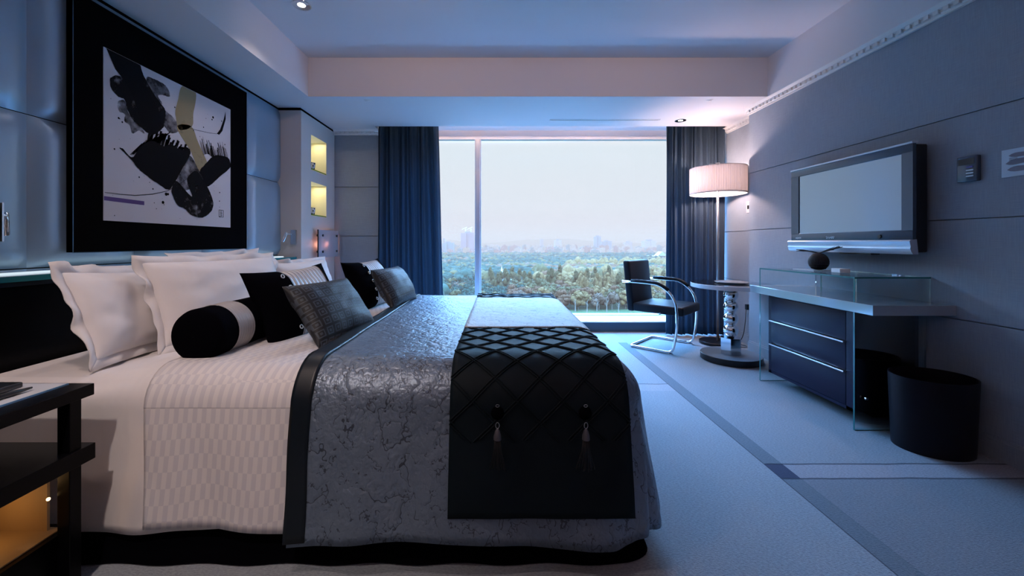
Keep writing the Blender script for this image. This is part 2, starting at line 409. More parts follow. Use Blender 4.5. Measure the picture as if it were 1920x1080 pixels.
# window: sill platform, frame, mullion, glass
struct(MB().box(-1.46, 4.94, 0, 2.75, 5.6, .118).build('trim_5', M['riser']), 'dark slate-blue panel under the window sill')
wv = bpy.data.objects.new('window_1', None); COL.objects.link(wv); wv.location = (.62, YG, .13); struct(wv, 'wide picture window over the park')
MB().box(-1.46, 4.925, .118, 2.75, YG+.1, .132, .004).build('window_sill', M['sill'], wv)
f = MB(); f.box(-1.46, YG-.03, 2.52, 2.75, YG+.05, 2.56); f.box(-1.46, YG-.03, .132, 2.75, YG+.05, .148); f.box(-1.46, YG-.05, .13, -1.40, YG+.05, 2.56); f.box(2.69, YG-.05, .13, 2.75, YG+.05, 2.56)
f.build('window_frame', M['mullion'], wv)
f = MB(); f.box(-.308, YG-.07, .135, -.252, YG+.05, 2.52, .006); f.box(-.322, YG-.04, .135, -.238, YG+.03, 2.52, .004); f.build('window_mullion', M['mullion'], wv)
for a, b2 in ((-1.40, -.30), (-.26, 2.69)):
    MB().box(a, YG, .14, b2, YG+.008, 2.525).build('window_glass', M['window_glass'], wv)
struct(MB().box(-1.46, YG-.035, 2.56, 2.75, YG+.2, 2.66).build('trim_6', M['paint']), 'white window head')
w = MB(); w.box(2.75, 4.9, 0, 2.95, 5.6, 2.7); struct(w.build('wall_jamb', M['paint']))

#@@OBJECTS
# ---------------------------------------------------------------- curtains
def curtain(x0, x1, x0b, x1b, label, seed):
    rnd = random.Random(seed); ph = [rnd.uniform(0, 6) for _ in range(6)]; P = []; n = 200
    for j in range(25):
        t = j/24; z = 2.62-t*2.605; row = []
        for i in range(n+1):
            u = i/n; x = (x0*(1-t)+x0b*t)+u*((x1*(1-t)+x1b*t)-(x0*(1-t)+x0b*t))
            q = u*(x1-x0)/.062*2*PI + .5*math.sin(u*9+ph[0]+t*.7)
            y = 4.745+.030*math.sin(q)+.012*math.sin(q*.37+ph[1]+t)+.006*math.sin(q*2.3+ph[2]+t*2)
            row.append((x+.010*math.sin(q*.5+ph[3])+.004*math.sin(t*5+u*20), y, z))
        P.append(row)
    o = MB().grid(P).build('curtain', M['sheer'], smooth=180, loc=(x0, 4.745, 0))
    sm = o.modifiers.new('s', 'SOLIDIFY'); sm.thickness = .002
    return tag(o, label, 'curtain', 'dark sheer curtains beside the window')
curtain(-1.45, -.745, -1.45, -.665, 'dark blue sheer curtain hanging between the grey wall strip and the mullion', 3)
curtain(2.02, 2.73, 2.02, 2.73, 'dark blue sheer curtain hanging behind the chair and floor lamp', 5)
MB().box(-1.44, 4.72, 2.60, 2.74, 4.77, 2.64).build('curtain_track', M['white_plastic'], loc=(0, 4.74, 2.6))
tag(bpy.data.objects['curtain_track'], 'thin white curtain track in the ceiling pocket above the window', 'curtain track')

# ---------------------------------------------------------------- framed artwork
ay = 2.69
ar = thing('framed_painting', 'large abstract ink painting in a very wide black frame on the padded wall', 'painting', (-2.2, ay, 1.07))
fr = MB(); fr.box(-2.2, 2.0, 1.07, -2.170, 3.38, 2.41)
fr.box(-2.2, 2.0, 1.07, -2.166, 2.008, 2.41); fr.box(-2.2, 3.372, 1.07, -2.166, 3.38, 2.41); fr.box(-2.2, 2.008, 1.07, -2.166, 3.372, 1.078); fr.box(-2.2, 2.008, 2.402, -2.166, 3.372, 2.41)
fr.build('frame', M['blackmatte'], ar)
ed = MB(); ed.box(-2.1665, 1.9985, 1.068, -2.1655, 2.002, 2.412); ed.box(-2.1665, 1.9985, 1.067, -2.1655, 3.382, 1.0705)
ed.build('frame_edge', mat('blued_edge', (.06, .12, .18), .3, .6), ar)
PX = -2.1665
pp = MB().box(-2.1695, 2.155, 1.242, PX, 3.175, 2.195).build('paper', M['paper'], ar)
ART = {
'ink_a': [(2.170,2.19),(2.215,2.193),(2.35,2.193),(2.376,2.193),(2.39,2.152),(2.436,2.09),(2.493,2.033),(2.553,1.98),(2.546,1.909),(2.533,1.859),(2.461,1.793),(2.418,1.798),(2.37,1.822),(2.324,1.85),(2.29,1.902),(2.274,1.948),(2.232,1.953),(2.196,1.984),(2.191,2.032),(2.221,2.066),(2.263,2.087)],
'wash_a': [(2.418,2.137),(2.474,2.149),(2.546,2.145),(2.58,2.118),(2.587,2.08),(2.533,2.071),(2.5,2.053),(2.533,2.013),(2.474,2.009),(2.436,2.062)],
'wash_b': [(2.242,1.931),(2.279,1.94),(2.301,1.875),(2.364,1.831),(2.405,1.789),(2.364,1.794),(2.324,1.766),(2.307,1.809),(2.274,1.825),(2.279,1.862),(2.242,1.87),(2.234,1.903)],
'wash_c': [(2.474,1.998),(2.539,1.981),(2.623,1.95),(2.667,1.883),(2.594,1.842),(2.546,1.874),(2.487,1.89)],
'gold_a': [(2.692,2.193),(2.811,2.193),(2.788,2.034),(2.775,1.942),(2.667,1.886),(2.637,1.961),(2.633,2.007),(2.652,2.074)],
'gold_b': [(2.645,1.903),(2.767,1.94),(2.832,1.844),(2.931,1.686),(2.846,1.639),(2.767,1.758),(2.712,1.813)],
'block_a': [(2.376,1.70),(2.45,1.755),(2.54,1.745),(2.60,1.77),(2.667,1.752),(2.754,1.768),(2.751,1.723),(2.697,1.638),(2.623,1.517),(2.574,1.466),(2.5,1.493),(2.411,1.534),(2.358,1.568),(2.307,1.616),(2.247,1.657),(2.263,1.662),(2.324,1.624)],
'block_b': [(2.90,1.70),(2.99,1.78),(3.07,1.80),(3.149,1.797),(3.172,1.759),(3.164,1.721),(3.039,1.622),(2.919,1.536),(2.875,1.595),(2.846,1.639)],
'wash_d': [(2.759,1.731),(2.841,1.64),(2.892,1.571),(2.712,1.482),(2.645,1.545),(2.697,1.651)],
'foot': [(2.637,1.537),(2.743,1.461),(2.775,1.453),(2.731,1.558),(2.808,1.634),(2.884,1.576),(2.946,1.5),(2.982,1.424),(2.964,1.361),(2.892,1.31),(2.824,1.303),(2.759,1.32),(2.712,1.353),(2.652,1.372),(2.616,1.422),(2.602,1.467)],
'purple': [(2.157,1.376),(2.402,1.373),(2.402,1.349),(2.157,1.353)]}
rnd = random.Random(8)
def smooth_poly(p, jit):
    out = []; n = len(p)
    for i in range(n):
        a, b, c, d = (Vector(p[(i+k) % n]) for k in (-1, 0, 1, 2))
        for k in range(6):
            t = k/6; q = .5*((2*b)+(c-a)*t+(2*a-5*b+4*c-d)*t*t+(3*b-a-3*c+d)*t**3)
            out.append((min(max(q.x+rnd.uniform(-jit, jit), 2.157), 3.173), min(q.y+rnd.uniform(-jit, jit), 2.193)))
    return out
def blot(name, polys, m, lift):
    bm = bmesh.new()
    for p in polys:
        if len(p) < 3: continue
        vs = [bm.verts.new((PX+lift, y, z)) for y, z in p]
        es = [bm.edges.new((vs[i], vs[(i+1) % len(vs)])) for i in range(len(vs))]
        bmesh.ops.triangle_fill(bm, use_beauty=True, edges=es)
    mb = MB(); bm.verts.index_update(); mb.add([v.co.copy() for v in bm.verts], [[v.index for v in f.verts] for f in bm.faces]); bm.free()
    return mb.build(name, m, ar)
blot('gold_stroke', [smooth_poly(ART['gold_a'], .001), smooth_poly(ART['gold_b'], .001)], M['gold'], .0012)
blot('grey_wash', [smooth_poly(ART[k], .002) for k in ('wash_a', 'wash_b', 'wash_c', 'wash_d')], M['wash'], .0006)
blot('ink_stroke', [smooth_poly(ART['block_a'], .002), smooth_poly(ART['block_b'], .002)], M['ink'], .0018)
blot('ink_stroke', [smooth_poly(ART['ink_a'], .002)], M['ink_wash'], .0016)
blot('ink_stroke', [[(2.168,2.193),(2.36,2.193),(2.40,2.09),(2.50,1.97),(2.53,1.88),(2.46,1.80),(2.38,1.85),(2.33,1.98),(2.27,2.06),(2.22,2.10)]], M['ink'], .002)
blot('ink_stroke', [smooth_poly(ART['foot'], .0015)], M['ink_wash'], .0021)
blot('purple_bar', [ART['purple']], M['purple'], .001)
# dry-brush tips of the two black blocks: many thin bristle lines
br = []
for k in range(34):
    t = k/33; y, z = 2.30+t*.17, 1.60+t*.03+.06*t; L = .10+.05*rnd.random(); w_ = rnd.uniform(.0008, .003); g = rnd.uniform(0, .03)
    y0, z0 = y+g, z+g+.03; y1, z1 = y0+L*.75, z0+L*.8
    br.append([(y0, z0), (y0+w_*2, z0-w_), (y1+w_, z1), (y1-w_, z1+w_)])
for k in range(40):
    t = k/39; y = 2.88+t*.27; z = 1.76+.02*math.sin(t*9); L = rnd.uniform(.05, .13); w_ = rnd.uniform(.0008, .004)
    br.append([(y, z), (y+w_*2, z), (min(y+w_+.02-L*.5, 3.17), z+L), (y-w_+.02-L*.5, z+L)])
for k in range(40):
    t = k/39; y = 2.42+t*.30; z = 1.74; L = rnd.uniform(.03, .10)*(1.2-t*.6); w_ = rnd.uniform(.001, .005)
    br.append([(y, z), (y+w_*2, z), (y+w_+.03, z+L), (y-w_+.02, z+L)])
blot('dry_brush', br, M['ink'], .0014)['kind'] = 'stuff'
sp = []
for k in range(95):
    y = rnd.uniform(2.18, 3.15); z = rnd.uniform(1.27, 2.12); r_ = rnd.choice([.0015, .002, .003, .005])
    if z > 2.1-(y-2.2)*.0 : continue
    sp.append([(y+math.cos(a)*r_, z+math.sin(a)*r_*1.1) for a in [2*PI*i/7 for i in range(7)]])
for y, z, r_ in ((2.56, 1.436, .011), (2.575, 1.438, .008), (2.536, 1.38, .010), (2.24, 1.83, .006), (2.98, 2.07, .009), (2.97, 2.05, .006)):
    sp.append([(y+math.cos(a)*r_, z+math.sin(a)*r_) for a in [2*PI*i/12 for i in range(12)]])
blot('ink_splatter', sp, M['ink'], .0012)['kind'] = 'stuff'
def ribbon(pts, w0):
    o = []
    for s_ in (1, -1):
        L = [(y, z+s_*w0*(.3+.7*math.sin(PI*(i+.6)/len(pts)))) for i, (y, z) in enumerate(pts)]
        o += L if s_ == 1 else L[::-1]
    return o
blot('thin_line', [ribbon([(2.160,1.397),(2.242,1.397),(2.341,1.401),(2.461,1.424),(2.567,1.457),(2.667,1.518),(2.783,1.602)], .0022)], M['ink'], .0013)
blot('thin_line', [[(3.116,2.16),(3.118,2.10),(3.080,1.995),(3.045,1.955),(3.02,1.958),(3.055,2.0),(3.095,2.09)]], M['ink'], .0013)
blot('thin_line', [ribbon([(3.03,1.958),(2.946,1.942),(2.808,1.926),(2.712,1.923)], .0016)], M['ink'], .0013)
sl = MB()
for a, b2 in (((3.043, 1.319), (3.094, 1.322)), ((3.043, 1.372), (3.094, 1.375)), ((3.055, 1.335), (3.082, 1.337)), ((3.055, 1.35), (3.082, 1.353))): sl.box(PX, a[0], a[1], PX+.001, b2[0], b2[1])
for y in (3.043, 3.066, 3.091): sl.box(PX, y, 1.319, PX+.001, y+.003, 1.375)
sl.build('artist_seal', M['ink'], ar)

# ---------------------------------------------------------------- headboard and its glass ledge
hb = thing('headboard', 'long black lacquered headboard with a glass-topped ledge behind the pillows', 'headboard', (-2.1, 2.4, 0))
MB().box(-2.20, .4, 0, -2.06, 3.93, .935, .004).build('headboard_panel', M['black'], hb)
g = MB(); g.box(-2.20, .4, .967, -2.02, 3.93, .979); g.build('glass_ledge', mat('polished_glass_top', (.55, .62, .68), .08, .3, spec=1), hb)
MB().box(-2.021, .4, .955, -2.018, 3.93, .979).build('glass_edge', M['glass_edge'], hb)
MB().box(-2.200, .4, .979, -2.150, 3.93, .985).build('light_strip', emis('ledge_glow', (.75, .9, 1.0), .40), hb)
MB().box(-2.19, .4, .935, -2.03, 3.93, .967).build('ledge_rail', M['darkplastic'], hb)

# ---------------------------------------------------------------- bed
CX, CYc = (-2.03, .42), (1.40, 3.38)
bed = thing('bed', 'king-size bed with a black valance skirting its base', 'bed', (-.8, 2.39, 0))
MB().box(-2.03, 1.48, .03, .36, 3.32, .33, .02).build('base', M['blackmatte'], bed)
MB().box(-2.03, 1.47, .33, .37, 3.33, .60, .05).build('mattress', M['linen'], bed)
def drape(xa, xb, x_in, ya_in, yb_in, z_top, R, drop_n, drop_f, foot=None, nx=60, flare=.03, hem=.012, seed=0, wr=.004, sag=True, skew=0.0, zbump=0, fold=.008, side_out=0.0):
    """cloth laid on the bed: u runs along the bed, v across it; what lies past the inner edges rolls over and hangs"""
    P = []; vn = drop_n; vf = drop_f
    def hz(r):
        if r <= 0: return 0, 0
        if r < R*PI/2: a = r/R; return R*math.sin(a), R*(1-math.cos(a))
        e = r-R*PI/2; return R+flare*min(1, e/.4), R+e
    nt = 44; nd = 22; vs = [ya_in-vn*(1-i/nd) for i in range(nd)]+[ya_in+(yb_in-ya_in)*i/nt for i in range(nt)]+[yb_in+vf*i/nd for i in range(nd+1)]
    x_end = xb if foot is None else x_in+foot
    for i in range(nx+1):
        u0 = xa+(x_end-xa)*i/nx; row = []
        for v in vs:
            dvn = max(ya_in-v, 0); dvf = max(v-yb_in, 0); dv = dvn or dvf
            u = u0+skew*dvn*(1-i/nx)
            du = max(u-x_in, 0) if foot is not None else 0
            r = max(du, dv); r2 = math.hypot(du, dv); h, d = hz(r)
            nxx, nyy = (du/r2, (-dvn+dvf)/r2) if r2 > 0 else (0, 0)
            cu = min(u, x_in) if foot is not None else u; cv_ = min(max(v, ya_in), yb_in)
            n1 = noise.noise(Vector((u*2.2+seed, v*2.2, seed))); n2 = noise.noise(Vector((u*7+seed, v*7, 3+seed)))
            x = cu+nxx*h; y = cv_+nyy*h; z = z_top-d
            hang = min(1, max(0, (r-R)/.35))
            if r > 0:
                foldw = fold*hang*math.sin((u if du < dv else v)*15+3*n1+seed)+.012*hang*n1
                x += nxx*foldw; y += nyy*foldw
                z += hem*hang*math.sin((u+v*.7)*5.3+seed*2)*(r/max(drop_n, .1))
            if sag and r <= R: z += -.055*max(0, min(1, (-1.25-u)/.5))**1.5
            z += wr*(n1+.5*n2)+zbump*math.exp(-((v-2.4)/.9)**2)*.5
            row.append((x, y, z))
        P.append(row)
    return MB().grid(P), vs
P = []; ring = []
x0_, x1_, y0_, y1_, rc = -2.02, .54, 1.362, 3.40, .10
for a0, cx_, cy_2 in ((-PI/2, x1_-rc, y0_+rc), (0, x1_-rc, y1_-rc), (PI/2, x0_+rc, y1_-rc), (PI, x0_+rc, y0_+rc)):
    for k in range(9): a = a0+PI/2*k/8; ring.append((cx_+rc*math.cos(a), cy_2+rc*math.sin(a)))
full = []
for i in range(len(ring)):
    a, b_ = Vector(ring[i]), Vector(ring[(i+1) % len(ring)]); m_ = max(1, int((b_-a).length/.03)); full += [a+(b_-a)*k/m_ for k in range(m_)]
for z, ins in ((.31, .10), (.22, .085), (.13, .060), (.06, .022), (.006, 0)):
    row = []
    for q in full+full[:1]:
        d_ = (Vector((-.78, 2.39))-q).normalized(); w2 = .006*math.sin(q.x*21+q.y*17)*(1-z/.31)
        row.append((q.x+d_.x*0+(ins+w2)*(-1 if q.x > .35 else 0), q.y+(ins+w2)*(1 if q.y < 2 else -1)*(abs(d_.y) > .3), z))
    P.append(row)
MB().grid(P).build('valance', M['velvet'], bed, smooth=180)
us, _ = drape(-1.98, -.60, 9, 1.565, 3.22, .632, .13, .595, .53, seed=1, flare=.055, hem=.010, nx=60)
o = us.build('bed_sheet', M['linen'], smooth=180, loc=(-1.3, 2.4, .1)); sd = o.modifiers.new('s', 'SOLIDIFY'); sd.thickness = .006; sd.offset = 1
tag(o, 'plain white cotton sheet covering the pillow end of the bed', 'sheet')
tp, _ = drape(-1.30, -.60, 9, 1.555, 3.22, .645, .135, .605, .53, seed=2, flare=.056, hem=.014, nx=60, skew=.12, fold=.007)
o = tp.build('duvet', M['check'], smooth=180, loc=(-1, 2.4, .1)); sd = o.modifiers.new('s', 'SOLIDIFY'); sd.thickness = .007; sd.offset = 1
tag(o, 'white duvet with a woven check pattern hanging down the near side of the bed', 'duvet')
def cover_obj(): pass
cv, cvs = drape(-.715, 0, .385, 1.535, 3.235, .675, .15, .655, .60, foot=.66, nx=90, seed=3, flare=.064, hem=.013, wr=.006, sag=False)
cvr = cv.build('bed_cover', M['coverlet'], smooth=180, loc=(0, 2.4, .1)); sd = cvr.modifiers.new('s', 'SOLIDIFY'); sd.thickness = .010; sd.offset = 1
tag(cvr, 'crinkled silver-blue satin bedspread draped over the foot half of the bed', 'bedspread')
bd, _ = drape(-.725, -.655, 9, 1.532, 3.238, .686, .155, .655, .60, nx=6, seed=3, flare=.062, hem=.013, wr=.006, sag=False)
o = bd.build('border', M['border'], cvr, smooth=180); sd = o.modifiers.new('s', 'SOLIDIFY'); sd.thickness = .008; sd.offset = 1
# runner: quilted dark ends, white crinkled middle
rn = thing('bed_runner', 'bed runner with white crinkled middle and dark diamond-tucked ends with tassels', 'bed runner', (.14, 2.4, .1))
RX0, RX1 = -.170, .455
def strip(v0, v1, nm, m, lift, th=.004):
    P = []; Rr = .155+lift; zt = .688+lift
    n = max(6, int((v1-v0)/.02)); ya, yb_ = 1.532, 3.238; xin = .385
    for i in range(29):
        u = RX0+(RX1-RX0)*i/28; row = []
        for k in range(n+1):
            v = v0+(v1-v0)*k/n; dvn = max(ya-v, 0); dvf = max(v-yb_, 0); r = dvn or dvf
            if r < Rr*PI/2: a = r/Rr; h, d = Rr*math.sin(a), Rr*(1-math.cos(a))
            else: e = r-Rr*PI/2; h, d = Rr+.062*min(1, e/.4), Rr+e
            y = min(max(v, ya), yb_)+(-h if dvn else h if dvf else 0)
            # follow the rolled foot edge of the bed
            du = max(u-xin, 0); a = min(du/.15, 1.2); x = min(u, xin)+(.15*math.sin(a) if du else 0); dz = .15*(1-math.cos(a)) if du else 0
            if r > 0: dz *= max(0, 1-r/.12); x = x+(u-x)*min(1, r/.25)
            y += -.008*min(1, max(0, (r-.15)/.35)) if dvn else 0
            z = zt-d-dz+.006*(noise.noise(Vector((u*2.2+3, v*2.2, 3)))+.5*noise.noise(Vector((u*7+3, v*7, 6))))
            if r > .15: y += .012*min(1, (r-.15)/.35)*noise.noise(Vector((u*2.2+3, v*2.2, 3)))*(1 if dvf else -1)
            row.append((x, y, z))
        P.append(row)
    o = MB().grid(P).build(nm, m, rn, smooth=180); sd = o.modifiers.new('s', 'SOLIDIFY'); sd.thickness = th; sd.offset = 1; return P, o
VN = 1.532-.585
Pn, _o = strip(VN, 1.97, 'near_end', M['quilt'], .006); Pf, _o = strip(2.95, 3.238+.3, 'far_end', M['quilt'], .006)
strip(1.95, 2.98, 'middle_band', M['white_satin'], .010)
def tucks(P, v0, v1, vmin, vmax, nm):
    """raised crossing tucks following the cloth surface"""
    mb = MB(); na = len(P)-1; nb = len(P[0])-1
    def pt_(u, v):
        i = (u-RX0)/(RX1-RX0)*na; j = (v-v0)/(v1-v0)*nb; i0 = min(int(i), na-1); j0 = min(int(j), nb-1); a = i-i0; b_ = j-j0
        q = [Vector(P[i0][j0]), Vector(P[i0+1][j0]), Vector(P[i0][j0+1]), Vector(P[i0+1][j0+1])]
        e1 = q[1]-q[0]; e2 = q[2]-q[0]; nrm = e1.cross(e2).normalized()
        return (q[0]*(1-a)+q[1]*a)*(1-b_)+(q[2]*(1-a)+q[3]*a)*b_+nrm*.0065
    for sg in (1, -1):
        for k in range(-14, 20):
            for off in (0, .012):
                seg = []
                c0 = k*.145+off
                for s_ in range(61):
                    u = RX0+(RX1-RX0)*s_/60; v = v0+c0+sg*(u-RX0)*.92
                    if vmin < v < vmax: seg.append(pt_(u, v))
                    else:
                        if len(seg) > 2: mb.tube(seg, .0026, 5, False)
                        seg = []
                if len(seg) > 2: mb.tube(seg, .0026, 5, False)
    o = mb.build(nm, M['quilt'], rn, smooth=180); return o
tucks(Pn, VN, 1.97, 1.18, 1.945, 'diamond_tucks'); tucks(Pf, 2.95, 3.538, 2.985, 3.40, 'diamond_tucks')
for tx in (-.004, .288):
    ta = MB(); ty = 1.308; z0 = .583
    bead = MB().sphere((tx, ty, z0-.030), .022, 16, 10).build('tassel', M['velvet'], rn, smooth=180)
    q = MB(); q.tube([(tx+.006*math.cos(a), ty-.012, z0-.066+.010*math.sin(a)) for a in [2*PI*i/14 for i in range(14)]], .0013, 6, closed=True)
    q.build('ring', M['brushed'], bead, smooth=180)
    q = MB(); q.tube([(tx+.006*math.cos(a), ty-.008, z0-.003+.004*math.sin(a)) for a in [2*PI*i/14 for i in range(14)]], .0010, 6, closed=True); q.build('ring', M['brushed'], bead, smooth=180)
    MB().lathe((tx, ty-.012, z0-.112), [(.013, 0), (.0125, .012), (.008, .028), (.003, .036), (.0005, .038)], 16).build('tassel_cap', mat('pewter_cap', (.14, .14, .16), .45, .6), bead, smooth=60)
    fr_ = MB(); rr = random.Random(int(tx*1000))
    for k in range(30):
        a = rr.uniform(0, 2*PI); s_ = rr.random()**.5
        fr_.tube([(tx+.010*s_*math.cos(a), ty-.014+.006*s_*math.sin(a), z0-.110), (tx+.016*s_*math.cos(a), ty-.016+.008*s_*math.sin(a), z0-.15), (tx+(.026+rr.uniform(0, .012))*s_*math.cos(a), ty-.013+.008*math.sin(a)*s_, z0-.205-rr.uniform(0, .01))], .0011, 4)
    fr_.build('fringe', mat('dark_cord', (.02, .022, .026), .5), bead, smooth=180)

# ---------------------------------------------------------------- pillows and cushions
def place(center, lean, yaw, roll=0):
    w = Vector((0, 1, 0)); l = math.radians(lean); n = Vector((math.cos(l), 0, math.sin(l))); u = Vector((-math.sin(l), 0, math.cos(l)))
    R = Matrix((w, u, n)).transposed(); R = Matrix.Rotation(math.radians(yaw), 3, 'Z') @ R @ Matrix.Rotation(math.radians(roll), 3, 'Z')
    m = R.to_4x4(); m.translation = Vector(center); return m
def puff(w, h, t, pinch=.06, seed=0, n=30, wr=.01, p=3.0, ext=1.0, sag=0.0):
    """closed pillow body: width along x, height along y, thickness along z"""
    mb = MB()
    for s_ in (1, -1):
        P = []
        for i in range(n+1):
            row = []
            for j in range(n+1):
                a = -1+2*i/n; b_ = -1+2*j/n; a = math.sin(a*PI/2); b_ = math.sin(b_*PI/2)
                q = max(0, (1-abs(a)**p))**.55*max(0, (1-abs(b_)**p))**.55
                cx = 1-pinch*(1-abs(b_)**2)*abs(a)**2; cy_ = 1-pinch*(1-abs(a)**2)*abs(b_)**2
                edge = 1-max(abs(a), abs(b_))**6
                n1 = noise.noise(Vector((a*1.7+seed, b_*1.7, seed+s_*3)))*wr+noise.noise(Vector((a*4+seed, b_*4, seed)))*wr*.4
                bag = 1-sag*b_
                row.append((a*w/2*cx+n1*.5*edge, b_*h/2*cy_, s_*t/2*q*bag+n1*edge))
            P.append(row)
        mb.grid(P, flip=(s_ < 0))
    return mb
def ruffle(w, h, d, seed, n=120, amp=.02):
    """flat flange running round the pillow, wavy at its outer edge"""
    mb = MB(); P = [[], [], []]; per = []
    for k in range(n):
        t = k/n*4; s_ = int(t); f = t-s_; c = [(-1, -1), (1, -1), (1, 1), (-1, 1), (-1, -1)]
        per.append((c[s_][0]*(1-f)+c[s_+1][0]*f, c[s_][1]*(1-f)+c[s_+1][1]*f))
    for x, y in per:
        e = 1-.05*(1-min(abs(x), abs(y))**2)
        nz = noise.noise(Vector((x*3+seed, y*3, seed)))
        for q in range(3):
            k = q/2; P[q].append((x*(w/2*e-.01)+x*d*k, y*(h/2*e-.01)+y*d*k, amp*k*nz*2+amp*k*.5*math.sin((x+y)*11+seed)))
    for q in range(3): P[q].append(P[q][0])
    return mb.grid(P)
def add_mod(o, th=.004):
    s_ = o.modifiers.new('s', 'SOLIDIFY'); s_.thickness = th; s_.offset = 0
def white_pillow(center, w, h, t, lean, yaw, label, seed, roll=0, fl=.05):
    o = puff(w, h, t, .05, seed, 34, .017).build('pillow', M['linen'], smooth=180)
    o.matrix_world = place(center, lean, yaw, roll)
    f_ = ruffle(w, h, fl, seed).build('pillow_flange', M['linen'], smooth=180); f_.parent = o; add_mod(f_)
    return tag(o, label, 'pillow', 'white bed pillows')
white_pillow((-1.72, 1.83, .81), .52, .38, .15, 23, 10, 'white pillow nearest the nightstand, leaning on the headboard behind the bolster', 1, roll=-4, fl=.05)
white_pillow((-1.50, 2.18, .835), .77, .41, .18, 21, -13, 'large white pillow with ruffled near corner, behind the near striped cushion', 2, roll=0, fl=.045)
white_pillow((-1.46, 2.97, .81), .66, .35, .18, 14, -6, 'white pillow at the window end of the front row, under the wall column', 3, fl=.035)
white_pillow((-1.82, 2.66, .83), .78, .42, .14, 16, 0, 'white pillow of the back row whose flange peeks over the large ruffled one', 4, roll=1)

# bolster
bo = thing('bolster', 'black velvet bolster cushion with a pleated silver band', 'bolster', (-1.225, 1.85, .63)); Rb = Matrix.Rotation(-PI/2, 3, 'X')
def bol(y0, y1, ca, cb):
    prof = []
    if ca: prof += [(.0005, y0+.0), (.04, y0+.001), (.085, y0+.006), (.103, y0+.018), (.109, y0+.035)]
    else: prof += [(.1085, y0)]
    k = y0+.05
    while k < y1-.04: prof.append((.109+(.0015*math.sin(k*300) if not (ca or cb) else 0), k)); k += .008
    if cb: prof += [(.109, y1-.035), (.103, y1-.018), (.085, y1-.006), (.0005, y1)]
    else: prof += [(.1085, y1)]
    return MB().lathe((-1.225, 0, .741), prof, 40, R=Rb)
bol(1.575, 1.695, True, False).build('bolster_end', M['velvet'], bo, smooth=180); bol(1.795, 2.13, False, True).build('bolster_end', M['velvet'], bo, smooth=180)
rb = MB(); prof = []; k = 1.69
while k < 1.800: prof.append((.1105+.0022*abs(math.sin((k-1.69)*PI/.0165)), k)); k += .00275
rb.lathe((-1.225, 0, .741), prof, 40, R=Rb).build('pleated_band', mat('silver_pleat', (.36, .33, .32), .42), bo, smooth=180)

def striped(center, yaw, lean, label, seed, s=.50, roll=0):
    root = thing('striped_cushion', label, 'cushion', (0, 0, 0), group='striped cushions with eyelets'); root.matrix_world = place(center, lean, yaw, roll)
    body = puff(s, s*.70, .17, .10, seed, 36, .008, 2.4).build('cushion_body', M['pinstripe'], smooth=180, world=False); body.parent = root
    src = puff(s, s*.70, .18, .10, seed, 36, .008, 2.4)
    for side in (-1, 1):
        mb = MB(); lim = -.20 if side < 0 else .30
        fs = []
        for f_ in src.f:
            cx = sum(src.v[i][0] for i in f_)/4/(s/2); yy = sum(src.v[i][1] for i in f_)/4/(s/2)
            if (side < 0 and cx < -.34) or (side > 0 and cx > .70): fs.append(f_)
        mb.add([(x*1.015, y*1.015, z*1.03) for x, y, z in src.v], fs)
        o = mb.build('velvet_flap', M['velvet'], smooth=180, world=False); o.parent = root
    for k in range(5):
        yv = (-.68+k*.34)*s*.35; x = -.43*s/2; z = max((v for v in src.v if v[2] > 0), key=lambda v: -((v[0]-x)**2+(v[1]-yv)**2))[2]*1.03+.004
        e = MB(); e.lathe((x, yv, z), [(.0095+.0028*math.cos(a), .0028*math.sin(a)) for a in [2*PI*i/8 for i in range(8)]], 18, close=True)
        o = e.build('eyelet', mat('nickel_eyelet', (.6, .62, .65), .4, .3), smooth=180, world=False); o.parent = root
    return root
striped((-1.073, 2.117, .801), -14, 24, 'striped silver cushion with black eyelet flap, propped beside the bolster', 1, .57, roll=2)
striped((-.965, 2.96, .812), -10, 24, 'striped silver cushion with black eyelet flap, far one by the window side', 2, .54, roll=1)
def geo(center, yaw, lean, w, h, label, seed, roll=0):
    o = puff(w, h, .15, .07, seed, 34, .010, 2.6).build('patterned_cushion', M['greek'], smooth=180)
    o.matrix_world = place(center, lean, yaw, roll); return tag(o, label, 'cushion', 'dark patterned cushions')
geo((-.831, 1.985, .787), -14, 36, .47, .33, 'dark charcoal geometric-weave cushion resting on the near striped cushion', 5)
geo((-.742, 2.823, .812), -7, 32, .48, .30, 'dark charcoal geometric-weave cushion by the far striped cushion near the window', 6)
#@@NEXT
# ---------------------------------------------------------------- nightstand
ns = thing('nightstand', 'black framed nightstand with white glass top beside the pillow end of the bed', 'nightstand', (-1.68, .95, 0))
t_ = MB(); t_.box(-2.0, .60, .612, -1.354, 1.317, .650, .002); t_.build('table_top', M['black'], ns)
MB().box(-1.96, .64, .650, -1.425, 1.300, .6545).build('glass_inset', mat('white_back_painted_glass', (.70, .73, .78), .10, spec=.9), ns)
MB().box(-1.4255, .64, .650, -1.4215, 1.300, .655).build('glass_edge', mat('blue_glass_edge', (.18, .36, .58), .15), ns)
for x, y in ((-1.37, 1.262), (-1.37, .64), (-1.97, 1.262), (-1.97, .64)):
    MB().box(x-.028, y-.018, 0, x+.012, y+.018, .612, .002).build('leg', M['black'], ns)
MB().box(-2.0, .60, .40, -1.350, 1.317, .452, .002).build('shelf', M['black'], ns)
lb = MB(); lb.box(-2.0, .60, .0, -1.40, 1.30, .19); lb.box(-2.0, .60, .19, -1.985, 1.30, .40); lb.build('lower_box', M['black'], ns)
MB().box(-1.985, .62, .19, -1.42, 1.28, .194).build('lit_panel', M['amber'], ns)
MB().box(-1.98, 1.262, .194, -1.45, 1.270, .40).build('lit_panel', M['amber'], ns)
nl = MB().sphere((-1.415, 1.235, .314), .005, 12, 8).build('night_light', M['night'], ns, smooth=180)
